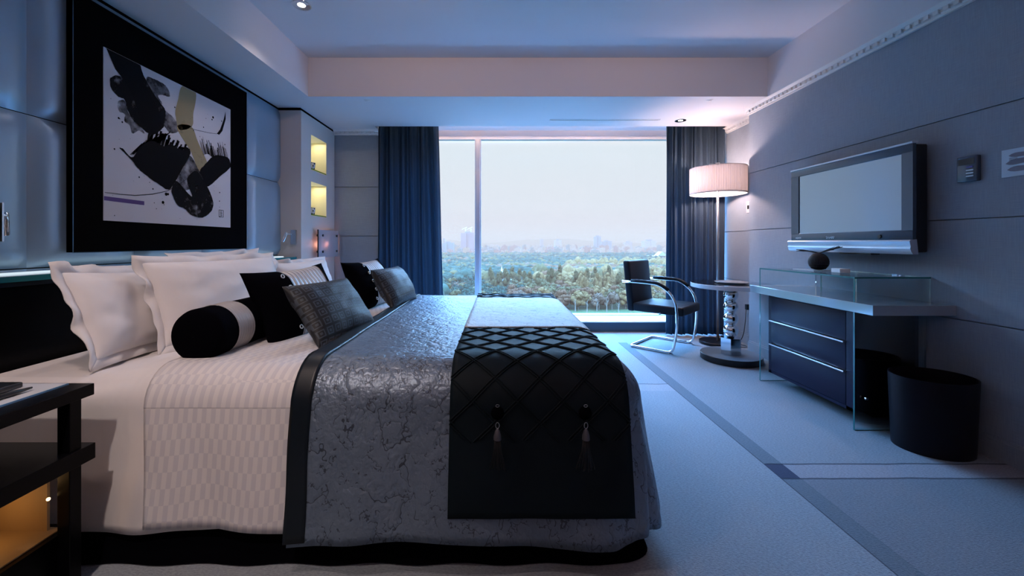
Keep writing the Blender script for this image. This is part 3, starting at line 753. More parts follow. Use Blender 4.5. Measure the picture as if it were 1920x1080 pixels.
light('night_lamp', 'POINT', Vector((-1.55, 1.15, .30))-Vector(ns.location), (0, 0, 0), .11, (1, .55, .22), ns, shadow_soft_size=.02)
pn = MB(); pn.tube([(-1.470, 1.238, .664), (-1.473, 1.19, .664), (-1.480, 1.02, .664)], [.003, .0085, .008], 10)
tag(pn.build('pen', M['darkplastic'], smooth=180, loc=(-1.57, 1.05, .655)), 'black pen lying on the white glass top of the nightstand', 'pen')
ph = MB().box(-1.85, .90, .655, -1.532, 1.268, .672, .005); tag(ph.build('leather_folder', M['darkplastic'], loc=(-1.7, 1.07, .655), smooth=40), 'black folder lying beside the pen on the nightstand', 'folder')

# ---------------------------------------------------------------- wall column with lit niches
co = thing('display_column', 'cream lacquered column with two lit niches at the window end of the padded wall', 'column', (-2.1, 4.38, 0))
cb = MB(); x1 = -2.0; y0, y1, zt = 3.98, 4.79, 2.46
N1, N2, n0, n1 = (1.90, 2.275), (1.41, 1.775), 4.19, 4.565
for a, b_ in ((0, N2[0]), (N2[1], N1[0]), (N1[1], zt)): cb.box(x1-.24, y0, a, x1, y1, b_)
for a, b_ in (N1, N2): cb.box(x1-.24, y0, a, x1, n0, b_); cb.box(x1-.24, n1, a, x1, y1, b_); cb.box(x1-.26, n0, a, x1-.19, n1, b_)
cb.build('column_body', M['cab_white'], co)
MB().box(x1-.236, y0+.01, zt, x1-.012, y1-.01, ZC).build('shadow_gap', M['blackmatte'], co)
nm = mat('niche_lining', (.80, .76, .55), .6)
for a, b_ in (N1, N2):
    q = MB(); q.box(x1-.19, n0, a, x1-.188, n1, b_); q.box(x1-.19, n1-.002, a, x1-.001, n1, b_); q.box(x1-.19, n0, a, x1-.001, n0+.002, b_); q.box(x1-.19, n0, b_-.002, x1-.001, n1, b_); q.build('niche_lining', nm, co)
    MB().box(x1-.186, n0+.003, a+.006, x1-.004, n1-.003, a+.014).build('niche_shelf', M['glass'], co)
    MB().box(x1-.004, n0+.003, a+.005, x1-.001, n1-.003, a+.015).build('shelf_edge', mat('lit_green_glass_edge', (.12, .26, .03), .2), co)
    light('niche_lamp', 'AREA', Vector((x1-.08, (n0+n1)/2, b_-.012))-Vector(co.location), (0, 0, 0), 0.34, (1, .88, .55), co, shape='RECTANGLE', size=.12, size_y=.32)
def cup(z, label, seed):
    r = random.Random(seed); q = MB(); q.lathe((-2.036, 4.295, z), [(.0005, 0), (.021, 0), (.024, .004), (.032, .075), (.030, .078), (.022, .010), (.0005, .008)], 22)
    o = q.build('patterned_cup', mat('cup_pattern', (.3, .32, .4), .25), smooth=50, loc=(-2.036, 4.295, z)); t = NT(o.data.materials[0])
    k = t.math('GREATER_THAN', t.node('ShaderNodeTexVoronoi', {'Vector': t.obj(), 'Scale': 48.0}).outputs[0], .42); t.base(t.mix(k, (.008, .008, .02), (.45, .5, .6)))
    return tag(o, label, 'cup', 'cups in the lit niches')
cup(N1[0]+.015, 'small dark patterned cup in the upper lit niche', 1); cup(N2[0]+.015, 'small dark patterned cup in the lower lit niche', 2)
# frosted wall light held by four studs
wl_ = thing('frosted_wall_light', 'square frosted glass panel light held by four dark studs on the cream column', 'wall light', (-1.99, 4.49, 1.1))
MB().box(-1.950, 4.236, .955, -1.940, 4.752, 1.262, .002).build('glass_panel', M['frosted'], wl_)
MB().box(-1.952, 4.232, .955, -1.940, 4.237, 1.262).build('panel_edge', M['darkplastic'], wl_)
for y in (4.33, 4.70):
    for z in (1.02, 1.20): MB().lathe((-1.95, y, z), [(.0005, .02), (.013, .02), (.013, -.05), (.0005, -.05)], 16, R=Matrix.Rotation(PI/2, 3, 'Y')).build('stud', M['darkplastic'], wl_, smooth=40)
light('wall_lamp', 'POINT', Vector((-1.972, 4.49, 1.10))-Vector(wl_.location), (0, 0, 0), .55, (1, .42, .30), wl_, shadow_soft_size=.02)
def reading(loc, face, label):
    r = thing('reading_light', label, 'reading light', loc, group='chrome reading lights at the bed')
    x, y, z = loc
    MB().box(x-.025, y-.010*face-.004, z-.075, x+.030, y+.004, z+.075, .002).build('back_plate', M['brushed'], r)
    q = MB(); q.tube(fillet([(x-.002, y, z+.028), (x-.002, y-.05*face, z+.028), (x-.038, y-.06*face, z+.03)], .02), .005, 8); q.build('arm', M['chrome'], r, smooth=180)
    d = Vector((-.28, -.25*face, -.9)).normalized(); p0 = Vector((x-.036, y-.06*face, z+.045)); q = MB(); q.tube([p0, p0+d*.01, p0+d*.095, p0+d*.1], [.009, .013, .014, .013], 14); q.build('lamp_head', M['chrome'], r, smooth=50)
    return r
reading((-2.075, 3.978, 1.175), 1, 'chrome reading light on a plate on the cream column beside the white pillows')
r2 = reading((-1.955, 1.522, 1.20), -1, 'chrome reading light at the left edge above the nightstand headboard')
MB().box(-2.24, .9, .98, -1.925, 1.515, 2.46).build('bedside_column', M['cab_white'], None, loc=(-2.1, 1.1, 1))
tag(bpy.data.objects['bedside_column'], 'cream lacquered column above the nightstand end of the headboard', 'column')

# ---------------------------------------------------------------- television
tv = thing('television', 'silver-framed flat television mounted on the grey wall above the glass shelf', 'television', (2.5, 2.82, 1.05))
TX = 2.46; ty0, ty1 = 2.335, 3.305
MB().box(TX+.012, ty0+.006, 1.06, TX+.10, ty1-.006, 1.712, .012).build('housing', M['darkplastic'], tv, smooth=40)
bz = MB(); bz.box(TX, ty0, 1.660, TX+.022, ty1, 1.716, .003); bz.box(TX, ty0, 1.130, TX+.022, ty1, 1.196, .003)
bz.box(TX, ty0, 1.19, TX+.022, ty0+.066, 1.665); bz.box(TX, ty1-.080, 1.19, TX+.022, ty1, 1.665); bz.build('bezel', M['bezel'], tv, smooth=40)
MB().box(TX-.006, ty0-.002, 1.712, TX+.03, ty1+.002, 1.724, .002).build('top_trim', M['silver'], tv)
MB().box(TX+.006, ty0+.06, 1.19, TX+.012, ty1-.07, 1.665).build('screen', M['screen'], tv)
pr = [(TX+.02, 1.140), (TX-.018, 1.136), (TX-.024, 1.128), (TX-.020, 1.112), (TX-.016, 1.098), (TX-.020, 1.085), (TX-.012, 1.062), (TX, 1.050), (TX+.03, 1.050)]
s_ = MB(); s_.add([(x, y, z) for y in (ty0-.004, ty1+.012) for x, z in pr], [(i, (i+1) % 9, 9+(i+1) % 9, 9+i) for i in range(9)]+[tuple(range(9)), tuple(range(17, 8, -1))]); s_.build('speaker_bar', M['silver'], tv, smooth=35)
def text(body, size, loc, name, m, parent, rot=(PI/2, 0, -PI/2), ext=.0006):
    cu = bpy.data.curves.new(name, 'FONT'); cu.body = body; cu.size = size; cu.extrude = ext; cu.align_x = 'CENTER'; cu.align_y = 'CENTER'; cu.materials.append(m)
    tmp = bpy.data.objects.new('tmp', cu); COL.objects.link(tmp); bpy.context.view_layer.update()
    me = bpy.data.meshes.new_from_object(tmp.evaluated_get(bpy.context.evaluated_depsgraph_get())); bpy.data.objects.remove(tmp)
    if not me.materials: me.materials.append(m)
    o = bpy.data.objects.new(name, me); COL.objects.link(o); o.parent = parent; o.location = Vector(loc)-wloc(parent); o.rotation_euler = rot; return o
lt = mat('pale_lettering', (.75, .85, .95), .4)
o = text('SHARP', .026, (TX-.0012, 2.915, 1.158), 'logo', lt, tv)
text('AQUOS', .017, (TX-.0012, 3.225, 1.158), 'small_logo', lt, tv)
bt = MB().lathe((TX-.004, 2.535, 1.160), [(.0005, -.004), (.012, -.004), (.012, .006)], 20, R=Matrix.Rotation(PI/2, 3, 'Y')); bt.build('sensor_knob', M['darkplastic'], tv, smooth=40)
MB().box(TX-.0015, 2.345, 1.147, TX, 2.47, 1.150).build('control_line', M['darkplastic'], tv)
for k in range(4): MB().box(TX-.0015, 2.40+k*.025, 1.163, TX, 2.404+k*.025, 1.167).build('button', M['darkplastic'], tv)
MB().box(TX+.09, 2.6, 1.2, XR, 3.05, 1.6).build('wall_mount', M['darkplastic'], tv)
MB().box(TX+.02, 2.62, 1.040, TX+.08, 2.86, 1.062).build('cable_cover', M['darkplastic'], tv)

# ---------------------------------------------------------------- desk, drawers, glass shelf
dk = thing('desk', 'long grey glossy desk with glass legs and a glass shelf, below the television', 'desk', (2.34, 2.75, 0))
DX, DY0, DY1, DZ = 2.11, 2.215, 3.30, .765
MB().box(DX, DY0, DZ-.058, XR, DY1, DZ, .002).build('desk_top', M['desk'], dk)
def pane(x0, y0, z0, x1, y1, z1, nm, edges):
    o = MB().box(x0, y0, z0, x1, y1, z1).build(nm, M['glass'], dk)
    for e in edges: MB().box(*e).build('glass_edge', M['glass_edge'], o)
GY0, GY1, GZ0 = 2.345, 3.20, .905; e = .0012
GX = 2.125
pane(GX, GY0, GZ0, XR-.002, GY1, GZ0+.010, 'glass_shelf', [(GX-e, GY0, GZ0, GX, GY1, GZ0+.010), (GX, GY0-e, GZ0, XR-.002, GY0, GZ0+.010)])
pane(GX, GY0, DZ+.001, XR-.002, GY0+.009, GZ0, 'glass_upright', [(GX-e, GY0-e, DZ+.001, GX, GY0+.009, GZ0)])
pane(GX, GY1-.009, DZ+.001, XR-.002, GY1, GZ0, 'glass_upright', [(GX-e, GY1-.009, DZ+.001, GX, GY1, GZ0)])
pane(GX+.20, 2.83, DZ+.001, XR-.002, 2.839, GZ0, 'glass_upright', [(GX+.199, 2.83, DZ+.001, GX+.2, 2.839, GZ0)])
pane(GX, GY0, 0, XR-.03, GY0+.010, DZ-.059, 'glass_leg', [(GX-e, GY0, 0, GX, GY0+.010, DZ-.059), (GX, GY0-e, 0, XR-.03, GY0, .004)])
pane(GX, GY1-.01, 0, XR-.03, GY1, DZ-.059, 'glass_leg', [(GX-e, GY1-.01, 0, GX, GY1, DZ-.059), (GX, GY1-.012, 0, XR-.03, GY1-.01, .004)])
bl = MB().lathe((2.19, GY0-.004, .19), [(.0005, -.004), (.009, -.004), (.009, .006), (.0005, .006)], 16, R=Matrix.Rotation(PI/2, 3, 'X')); bl.build('bolt', M['chrome'], dk, smooth=40)
dc = thing('drawer_cabinet', 'dark indigo cabinet of three drawers hung under the grey desk', 'cabinet', (2.38, 2.83, 0))
kx, ky0, ky1 = 2.185, 2.415, 3.175
c_ = MB(); c_.box(kx+.004, ky0, .078, XR, ky1, .705, .001); c_.build('cabinet_body', M['blackmatte'], dc)
c_ = MB(); c_.box(kx-.004, ky0, .078, kx+.004, ky0+.052, .705); c_.box(kx-.004, ky1-.03, .078, kx+.004, ky1, .705); c_.box(kx-.004, ky0, .078, kx+.004, ky1, .098); c_.box(kx-.004, ky0, .69, kx+.004, ky1, .705); c_.build('face_frame', M['drawer'], dc)
MB().box(2.40, ky0+.1, 0, XR, ky1-.1, .078).build('plinth', M['blackmatte'], dc)
for a, b_ in ((.505, .688), (.318, .497), (.100, .310)):
    d_ = MB().box(kx-.006, ky0+.054, a, kx+.003, ky1-.032, b_, .002).build('drawer', M['drawer'], dc, smooth=40)
    if b_ < .6: MB().box(kx-.026, ky0+.050, b_-.004, kx-.004, ky1-.030, b_+.005, .002).build('handle', M['brushed'], d_)

# woven vase on a clear stand, white card
st = MB(); st.box(2.245, 2.80, GZ0+.0105, 2.47, 3.00, GZ0+.0165, .001)
tag(st.build('acrylic_tray', M['acrylic'], loc=(2.35, 2.9, GZ0+.01)), 'clear acrylic tray under the woven vase on the glass shelf', 'tray')
tag(MB().box(2.305, 2.655, GZ0+.0105, 2.375, 2.725, GZ0+.038, .001).build('white_card_box', mat('white_card', (.95, .96, .97), .6), loc=(2.35, 2.7, GZ0+.0105)), 'small white card box lying on the glass shelf beside the woven vase', 'card box')
vs_ = thing('woven_vase', 'round dark woven vase tied at the neck with loose stalks spreading sideways', 'vase', (2.36, 2.90, GZ0+.017)); vx, vy, vz = vs_.location
q = MB(); n = 44
for k in range(n):
    a = 2*PI*k/n; pts = []
    for j in range(11):
        t = j/10; ph_ = PI*(.04+.90*t); r = .063*math.sin(ph_)**.8*(1-.25*t*t); z = .062-.062*math.cos(ph_) if ph_ < PI/2 else .062-.056*math.cos(ph_)
        a2 = a+.25*t; pts.append((vx+r*math.cos(a2), vy+r*math.sin(a2), vz+z+.001))
    q.tube(pts, .0042, 5)
q.build('woven_body', M['wicker'], vs_, smooth=180)
q = MB(); q.lathe((vx, vy, vz), [(.0005, .004), (.042, .006), (.058, .03), (.060, .055), (.048, .09), (.017, .115), (.0005, .118)], 24); q.build('inner_body', M['blackmatte'], vs_, smooth=180)
q = MB(); q.lathe((vx, vy, vz+.118), [(.012+.005*math.cos(a), .006*math.sin(a)) for a in [2*PI*i/8 for i in range(8)]], 18, close=True); q.build('neck_tie', M['wicker'], vs_, smooth=180)
rr = random.Random(4)
for k in range(15):
    s_ = 1 if k % 2 else -1; L = rr.uniform(.08, .15); up_ = (.045 if s_ > 0 else .02)*rr.uniform(.5, 1.6); jy = rr.uniform(-.03, .03)
    d = Vector((.55, -.83, 0))*s_
    p = [Vector((vx, vy, vz+.12))+d*L*t+Vector((jy*t, jy*t, up_*t*t+.012*math.sin(t*PI))) for t in (0, .2, .4, .6, .8, 1)]
    MB().tube(p, [.0036, .0034, .0031, .0028, .0024, .0016], 5).build('stalk', M['wicker'], vs_, smooth=180)

# wall-mounted things right of the television
th = thing('thermostat', 'grey wall thermostat with a display, right of the television', 'thermostat', (2.57, 2.145, 1.45))
MB().box(XR-.024, 2.100, 1.452, XR, 2.195, 1.592, .005).build('thermostat_body', M['bezel'], th, smooth=40)
MB().box(XR-.0255, 2.112, 1.545, XR-.023, 2.185, 1.578).build('display', M['darkplastic'], th)
for k in range(3): MB().box(XR-.026, 2.116, 1.478+k*.016, XR-.023, 2.150, 1.486+k*.016, .001).build('button', M['silver'], th)
MB().box(XR-.027, 2.118, 1.526, XR-.023, 2.148, 1.536, .002).build('mode_button', mat('violet_button', (.10, .08, .32), .4), th)
pl = thing('hand_picture', 'pale square plate printed with three grey fingers on the grey wall by the thermostat', 'picture', (2.57, 1.95, 1.45))
MB().box(XR-.006, 1.82, 1.452, XR, 2.012, 1.590).build('picture_plate', mat('pale_blue_plate', (.48, .62, .72), .35), pl)
fm = mat('grey_finger_print', (.20, .21, .27), .6)
for z, y1, w_, sl_ in ((1.557, 1.985, .014, .0), (1.519, 1.996, .018, .10), (1.487, 1.990, .017, .02)):
    pts = []; L = y1-1.825
    for k in range(13): t = k/12; pts.append((y1-L*t, z+sl_*L*t+w_*min(1, math.sqrt(max(0, t*5)))*.75+.002*math.sin(t*9)))
    for k in range(12, -1, -1): t = k/12; pts.append((y1-L*t, z+sl_*L*t-w_*min(1, math.sqrt(max(0, t*5)))*.75))
    bm = bmesh.new(); vv = [bm.verts.new((XR-.0068, y, zz)) for y, zz in pts]; bm.faces.new(vv); bmesh.ops.triangulate(bm, faces=bm.faces[:]); bm.verts.index_update()
    MB().add([v.co.copy() for v in bm.verts], [[v.index for v in f.verts] for f in bm.faces]).build('finger_print', fm, pl); bm.free()
for k in range(3): MB().box(XR-.0068, 1.950, 1.534+k*.005, XR-.006, 1.982, 1.536+k*.005).build('printed_line', fm, pl)

# ---------------------------------------------------------------- waste bin
wb_ = thing('waste_bin', 'dark oval waste bin standing beside the drawer cabinet', 'bin', (2.37, 2.15, 0))
q = MB(); q.lathe((2.37, 2.15, 0), [(.0005, .004), (.172, .004), (.176, 0), (.190, .395), (.184, .395), (.168, .02), (.0005, .02)], 56, sy=.82); q.build('bin_body', M['bin'], wb_, smooth=50)

# ---------------------------------------------------------------- round pedestal table
rt = thing('pedestal_table', 'round clear-topped table on a column of four chrome balls', 'table', (2.22, 3.76, 0)); tx, ty = 2.22, 3.76
q = MB(); q.lathe((tx, ty, 0), [(.0005, .002), (.258, .002), (.262, .006), (.262, .056), (.258, .060)], 72); q.build('base_disc', M['metal_dark'], rt, smooth=40)
q = MB(); q.lathe((tx, ty, 0), [(.2585, .0602), (.0005, .0602)], 72); q.build('base_plate', mat('satin_steel_plate', (.24, .27, .31), .4, .5), rt)
q = MB(); q.cyl((tx, ty), .095, .061, .215, 6); ob = q.build('hexagonal_block', mat('mirror_block', (.62, .70, .78), .08, 1), rt)
for k in range(4):
    z = .282+k*.114
    MB().sphere((tx, ty, z), .065, 32, 20).build('chrome_ball', M['chrome'], rt, smooth=180)
    MB().cyl((tx, ty), .030, z-.068, z-.050, 24).build('collar', M['darkplastic'], rt, smooth=40)
MB().cyl((tx, ty), .05, .682, .692, 24).build('collar', M['brushed'], rt, smooth=40)
q = MB(); q.lathe((tx, ty, 0), [(.0005, .692), (.343, .692), (.343, .732), (.0005, .732)], 96); q.build('table_top', glass('thick_clear_top', (.80, .88, .92), 1.3), rt, smooth=40)
q = MB(); q.lathe((tx, ty, 0), [(.343, .692), (.347, .694), (.347, .730), (.343, .732)], 96, close=True); q.build('rim', M['acrylic'], rt, smooth=40)
q = MB(); q.lathe((tx+.02, ty+.02, .7325), [(.0005, 0), (.10, 0), (.118, .004), (.145, .010), (.146, .014), (.118, .009), (.10, .005), (.0005, .004)], 56)
tag(q.build('chrome_tray', M['brushed'], smooth=50, loc=(tx+.02, ty+.02, .7325)), 'round chrome tray lying on the round clear-topped table', 'tray')

# ---------------------------------------------------------------- floor lamp
fl = thing('floor_lamp', 'floor lamp with pleated drum shade on a chrome pole before the curtain', 'floor lamp', (2.43, 4.36, 0)); lx, ly = 2.43, 4.36
q = MB(); q.lathe((lx-.02, ly, 0), [(.0005, .002), (.168, .002), (.170, .006), (.170, .030), (.166, .034), (.0005, .034)], 56); q.build('lamp_base', M['metal_dark'], fl, smooth=40)
MB().tube([(lx, ly, .034), (lx, ly, 1.0), (lx, ly, 1.99)], .0125, 20).build('pole', M['brushed'], fl, smooth=180)
q = MB(); P = []
for z in np.linspace(1.655, 1.945, 8):
    row = []
    for k in range(481): a = 2*PI*k/480; r = .280+.0028*math.sin(a*80)+.0015*math.sin(a*29+z*9); row.append((lx+r*math.cos(a), ly+r*math.sin(a), z))
    P.append(row)
q.grid(P); sh = q.build('lamp_shade', M['shade'], fl, smooth=180)
q = MB()
for z in (1.655, 1.941): q.lathe((lx, ly, z), [(.279, 0), (.285, 0), (.285, .012 if z < 1.8 else .006), (.279, .012 if z < 1.8 else .006)], 96, close=True)
q.build('shade_trim', M['shade'], sh, smooth=40)
q = MB(); q.tube([(lx-.095, ly, 1.985), (lx+.095, ly, 1.985)], .010, 10); q.cyl((lx, ly), .022, 1.965, 2.005, 16); q.build('finial', M['brushed'], fl, smooth=40)
q = MB()
for k in range(3): a = 2*PI*k/3; q.tube([(lx, ly, 1.93), (lx+.279*math.cos(a), ly+.279*math.sin(a), 1.93)], .003, 6)
q.build('shade_spider', M['brushed'], fl)
MB().sphere((lx+.06, ly, 1.79), .035, 16, 10).build('bulb', M['bulb'], fl, smooth=180)
light('lamp_light', 'POINT', Vector((lx-.08, ly, 1.80))-Vector(fl.location), (0, 0, 0), 15, (1.0, .70, .64), fl, shadow_soft_size=.05)
for bx, by, lab in ((1.75, -1.45, 'unseen floor lamp added behind the viewer for warm fill, right wall side'), (-1.35, -1.55, 'unseen floor lamp added behind the viewer for warm fill, bed side')):  # added unseen lamp copies: warm fill for ceiling and beam from behind the camera
    o = copy_tree(fl); o.location = (bx, by, 0); o['label'] = lab
    for c_ in o.children:
        if c_.type == 'LIGHT': COL.objects.unlink(c_)
    light('fill_uplight', 'SPOT', (0, 0, 1.86), (PI, 0, 0), 26, (1.0, .58, .50), o, spot_size=2.96, spot_blend=.25, shadow_soft_size=.06)

# ---------------------------------------------------------------- tubular chair
ang = math.atan2(-.70, .714)
ch = thing('cantilever_chair', 'dark upholstered chair with a looping chrome tube frame before the window', 'chair', (1.765, 4.285, 0), ang)
hw = .285; r = .0135
def CB(mb, nm, m, **k): return mb.build(nm, m, ch, world=False, **k)
side = lambda s: [(-.30, s*hw, .700), (-.05, s*hw, .700), (.12, s*hw, .690), (.262, s*hw, .560), (.285, s*hw, .30), (.235, s*hw, .016)]
pts = fillet(side(-1)+[(-.215, -hw, .016), (-.215, hw, .016)]+side(1)[::-1], [.10, .16, .12, .3, .07, .05, .05, .07, .3, .12, .16, .10], 9)
CB(MB().tube(pts, r, 14), 'tube_frame', M['chrome'], smooth=180)
for s_ in (-1, 1):
    CB(MB().tube(fillet([(-.20, s_*hw, .712), (-.05, s_*hw, .712), (.10, s_*hw, .704), (.195, s_*hw, .640)], [.1, .08]), [.017]*30 if False else .019, 12), 'arm_pad', M['leather'], smooth=180)
    CB(MB().cyl((.215, s_*hw), .022, 0, .010, 16), 'foot_glide', M['chrome'])
CB(MB().tube([(.10, -hw, .39), (.10, hw, .39)], .009, 8), 'cross_bar', M['chrome'], smooth=180)
def cushion_box(x0, y0, z0, x1, y1, z1, nm, lean=0):
    mb = MB().box(x0, y0, z0, x1, y1, z1, .022)
    mb.v = [(x-lean*(z-z0), y, z) for x, y, z in mb.v]; return CB(mb, nm, M['leather'], smooth=60)
cushion_box(-.20, -.255, .385, .325, .255, .475, 'seat'); cushion_box(-.262, -.255, .380, -.185, .255, .925, 'backrest', .10)

# ---------------------------------------------------------------- socket, plug, cord, switch
q = MB().box(XR2-.010, 4.27, .335, XR2-.0005, 4.35, .455, .003); q.build('wall_socket', M['wall'], None, loc=(XR2, 4.31, .4))
tag(bpy.data.objects['wall_socket'], 'grey wall socket low in the recess behind the round table', 'socket')
pg = thing('power_cord', 'black plug and cord running down the recessed wall behind the round table', 'cord', (2.73, 4.31, .4))
MB().box(XR2-.045, 4.292, .385, XR2-.010, 4.322, .445, .005).build('plug', M['darkplastic'], pg)
q = MB(); q.tube(fillet([(2.712, 4.307, .39), (2.705, 4.31, .25), (2.69, 4.32, .10), (2.65, 4.34, .008), (2.55, 4.26, .007), (2.60, 4.16, .007), (2.68, 4.22, .007), (2.62, 4.33, .007), (2.50, 4.35, .007)], .05), .004, 8); q.build('cord', M['darkplastic'], pg, smooth=180)
sw = thing('light_switch', 'pale metal switch plate on the recessed wall beside the lamp shade', 'switch', (2.74, 4.31, 1.5))
MB().box(XR2-.008, 4.27, 1.445, XR2-.0005, 4.355, 1.575, .002).build('switch_plate', M['white_plastic'], sw); MB().box(XR2-.012, 4.295, 1.490, XR2-.007, 4.330, 1.53, .001).build('rocker', M['darkplastic'], sw)

# ---------------------------------------------------------------- ceiling fittings
def downlight(x, y, z, label, s=1.0, e=0, col=(1, .80, .70), spot=1.9, tilt=(0, 0, 0)):
    d = thing('downlight', label, 'downlight', (x, y, z), group='recessed ceiling downlights')
    q = MB(); q.lathe((x, y, z), [(.060*s, -.004), (.066*s, -.004), (.068*s, -.001), (.068*s, .002), (.058*s, .002)], 40); q.build('trim_ring', M['chrome'], d, smooth=40)
    q = MB(); q.lathe((x, y, z), [(.060*s, -.003), (.055*s, .000), (.045*s, .0005), (.020*s, .001), (.0005, .001)], 40)
    q = MB()
    for k in range(24):
        a0, a1 = 2*PI*k/24, 2*PI*(k+1)/24
        q.add([(x+.060*s*math.cos(a0), y+.060*s*math.sin(a0), z-.003), (x+.060*s*math.cos(a1), y+.060*s*math.sin(a1), z-.003), (x+.028*s*math.cos(a1), y+.028*s*math.sin(a1), z-.0008), (x+.028*s*math.cos(a0), y+.028*s*math.sin(a0), z-.0008)], [(0, 1, 2, 3)])
    q.build('reflector', M['chrome'], d)
    q = MB(); q.cyl((x, y), .027*s, z-.002, z-.0008, 24); q.build('bulb', M['bulb'], d)
    if e: light('spot', 'SPOT', (0, 0, -.02), (0, 0, 0), e, col, d, spot_size=spot, spot_blend=.9, shadow_soft_size=.05).rotation_euler = tilt
    return d
downlight(-1.44, 2.87, ZT, 'round chrome downlight in the raised ceiling above the bed', 1.0, 14)
downlight(2.04, 4.41, ZC, 'round chrome downlight in the low ceiling band above the floor lamp', .9, 12)
downlight(-1.2, .8, ZT, 'unseen chrome downlight added towards the nightstand to warm the sheets', 1.0, 20, PINK, 2.2)  # added above the view for warm light on the bed sheets
downlight(-.95, -.1, ZT, 'unseen chrome downlight added above the camera, tilted to brighten the sheets', 1.0, 42, (1, .84, .76), 1.0, (math.radians(36), 0, math.radians(8)))  # extra unseen spot, tilted at the hanging sheets to lift them
for bx, lab in ((-.7, 'unseen adjustable downlight added to warm the beam face, bed side'), (1.3, 'unseen adjustable downlight added to warm the beam face, desk side')):  # pair added out of view to wash the beam face warm
    downlight(bx, 2.2, ZT, lab, 1.0, 11, (1, .64, .52), 2.6, (math.radians(78), 0, 0))
def sprinkler(x, y, label):
    q = MB(); q.lathe((x, y, ZC), [(.0005, -.010), (.018, -.009), (.022, -.004), (.030, -.003), (.034, 0)], 24)
    return tag(q.build('ceiling_sprinkler', M['crown'], smooth=50, loc=(x, y, ZC)), label, 'sprinkler', 'sprinkler covers in the low ceiling')
sprinkler(-1.26, 3.78, 'small round sprinkler cover in the low ceiling near the cream column'); sprinkler(2.03, 3.78, 'small round sprinkler cover in the low ceiling above the round table')
q = thing('air_slot', 'long narrow black air slot in the low ceiling before the window', 'air vent', (1.18, 4.38, ZC))
MB().box(.59, 4.385, ZC-.002, 1.78, 4.397, ZC+.001).build('slot', M['blackmatte'], q)
f_ = MB(); f_.box(.57, 4.365, ZC-.0035, 1.80, 4.385, ZC); f_.box(.57, 4.397, ZC-.0035, 1.80, 4.415, ZC); f_.build('slot_frame', M['crown'], q)
light('cove_light', 'AREA', (.6, 4.90, 2.585), (PI, 0, 0), 16, (1, .58, .36), None, shape='RECTANGLE', size=4.0, size_y=.03)
#@@OUT
# ---------------------------------------------------------------- the park and the city beyond the window
GZ_ = -45.0
gm = mat('park_ground', (.04, .06, .025), .9, spec=.05); t = NT(gm); o_ = t.obj(); x_, y_, z_ = t.xyz(o_)
t.base(t.ramp(t.noise(o_, .02, 4), [(.35, (.012, .016, .007)), (.65, (.025, .026, .012))]))
g = MB(); n = 30; g.grid([[(-4000+8000*i/n, 60+6000*j/n, GZ_) for j in range(n+1)] for i in range(n+1)]); struct(g.build('ground', gm), 'park ground seen far below the window')
lm = mat('mown_lawn', (.02, .06, .02), .9, spec=.05); t = NT(lm); t.base(t.ramp(t.noise(t.obj(), .05, 4), [(.35, (.014, .030, .010)), (.65, (.032, .040, .014))]))
g = MB(); P = [(-30, 205), (140, 205), (150, 262), (110, 274), (60, 268), (20, 276), (-30, 262)]; g.add([(x, y, GZ_+.15) for x, y in P], [tuple(range(7))])
struct(g.build('lawn', lm, loc=(50, 240, GZ_)), 'green lawn at the foot of the park trees')
FC = {'teal': ((0.0090, 0.0169, 0.0112), (0.0170, 0.0273, 0.0168)), 'deep': ((0.0060, 0.0117, 0.0085), (0.0110, 0.0195, 0.0122)), 'olive': ((0.0327, 0.0238, 0.0104), (0.0614, 0.0391, 0.0148)),
      'gold': ((0.0617, 0.0319, 0.0126), (0.1161, 0.0587, 0.0209)), 'russet': ((0.0467, 0.0203, 0.0100), (0.0869, 0.0361, 0.0171)), 'mauve': ((0.0435, 0.0245, 0.0157), (0.0803, 0.0436, 0.0252))}
FM = {}
for k, (a, b_) in FC.items():
    m = mat(k+'_foliage', a, .9, spec=.05); t = NT(m); t.base(t.ramp(t.noise(t.obj(), .45, 5, .8), [(.38, a), (.62, b_)])); FM[k] = m
bark = mat('pale_bark', (.09, .065, .045), .9)
def ico(sub):
    bm = bmesh.new(); bmesh.ops.create_icosphere(bm, subdivisions=sub, radius=1); bm.verts.index_update()
    v = np.array([v.co[:] for v in bm.verts]); f = np.array([[q.index for q in p.verts] for p in bm.faces]); bm.free(); return v, f
I1, I2 = ico(1), ico(2)
def np_mesh(name, vs, fs, m, mi=None):
    me = bpy.data.meshes.new(name); me.vertices.add(len(vs)); me.vertices.foreach_set('co', vs.astype(np.float32).ravel())
    k = fs.shape[1]; me.loops.add(fs.size); me.loops.foreach_set('vertex_index', fs.astype(np.int32).ravel())
    me.polygons.add(len(fs)); me.polygons.foreach_set('loop_start', np.arange(len(fs), dtype=np.int32)*k)
    if mi is not None: me.polygons.foreach_set('material_index', mi.astype(np.int32))
    for x in (m if isinstance(m, list) else [m]): me.materials.append(x)
    me.update(calc_edges=True); return me
rg = np.random.default_rng(5)
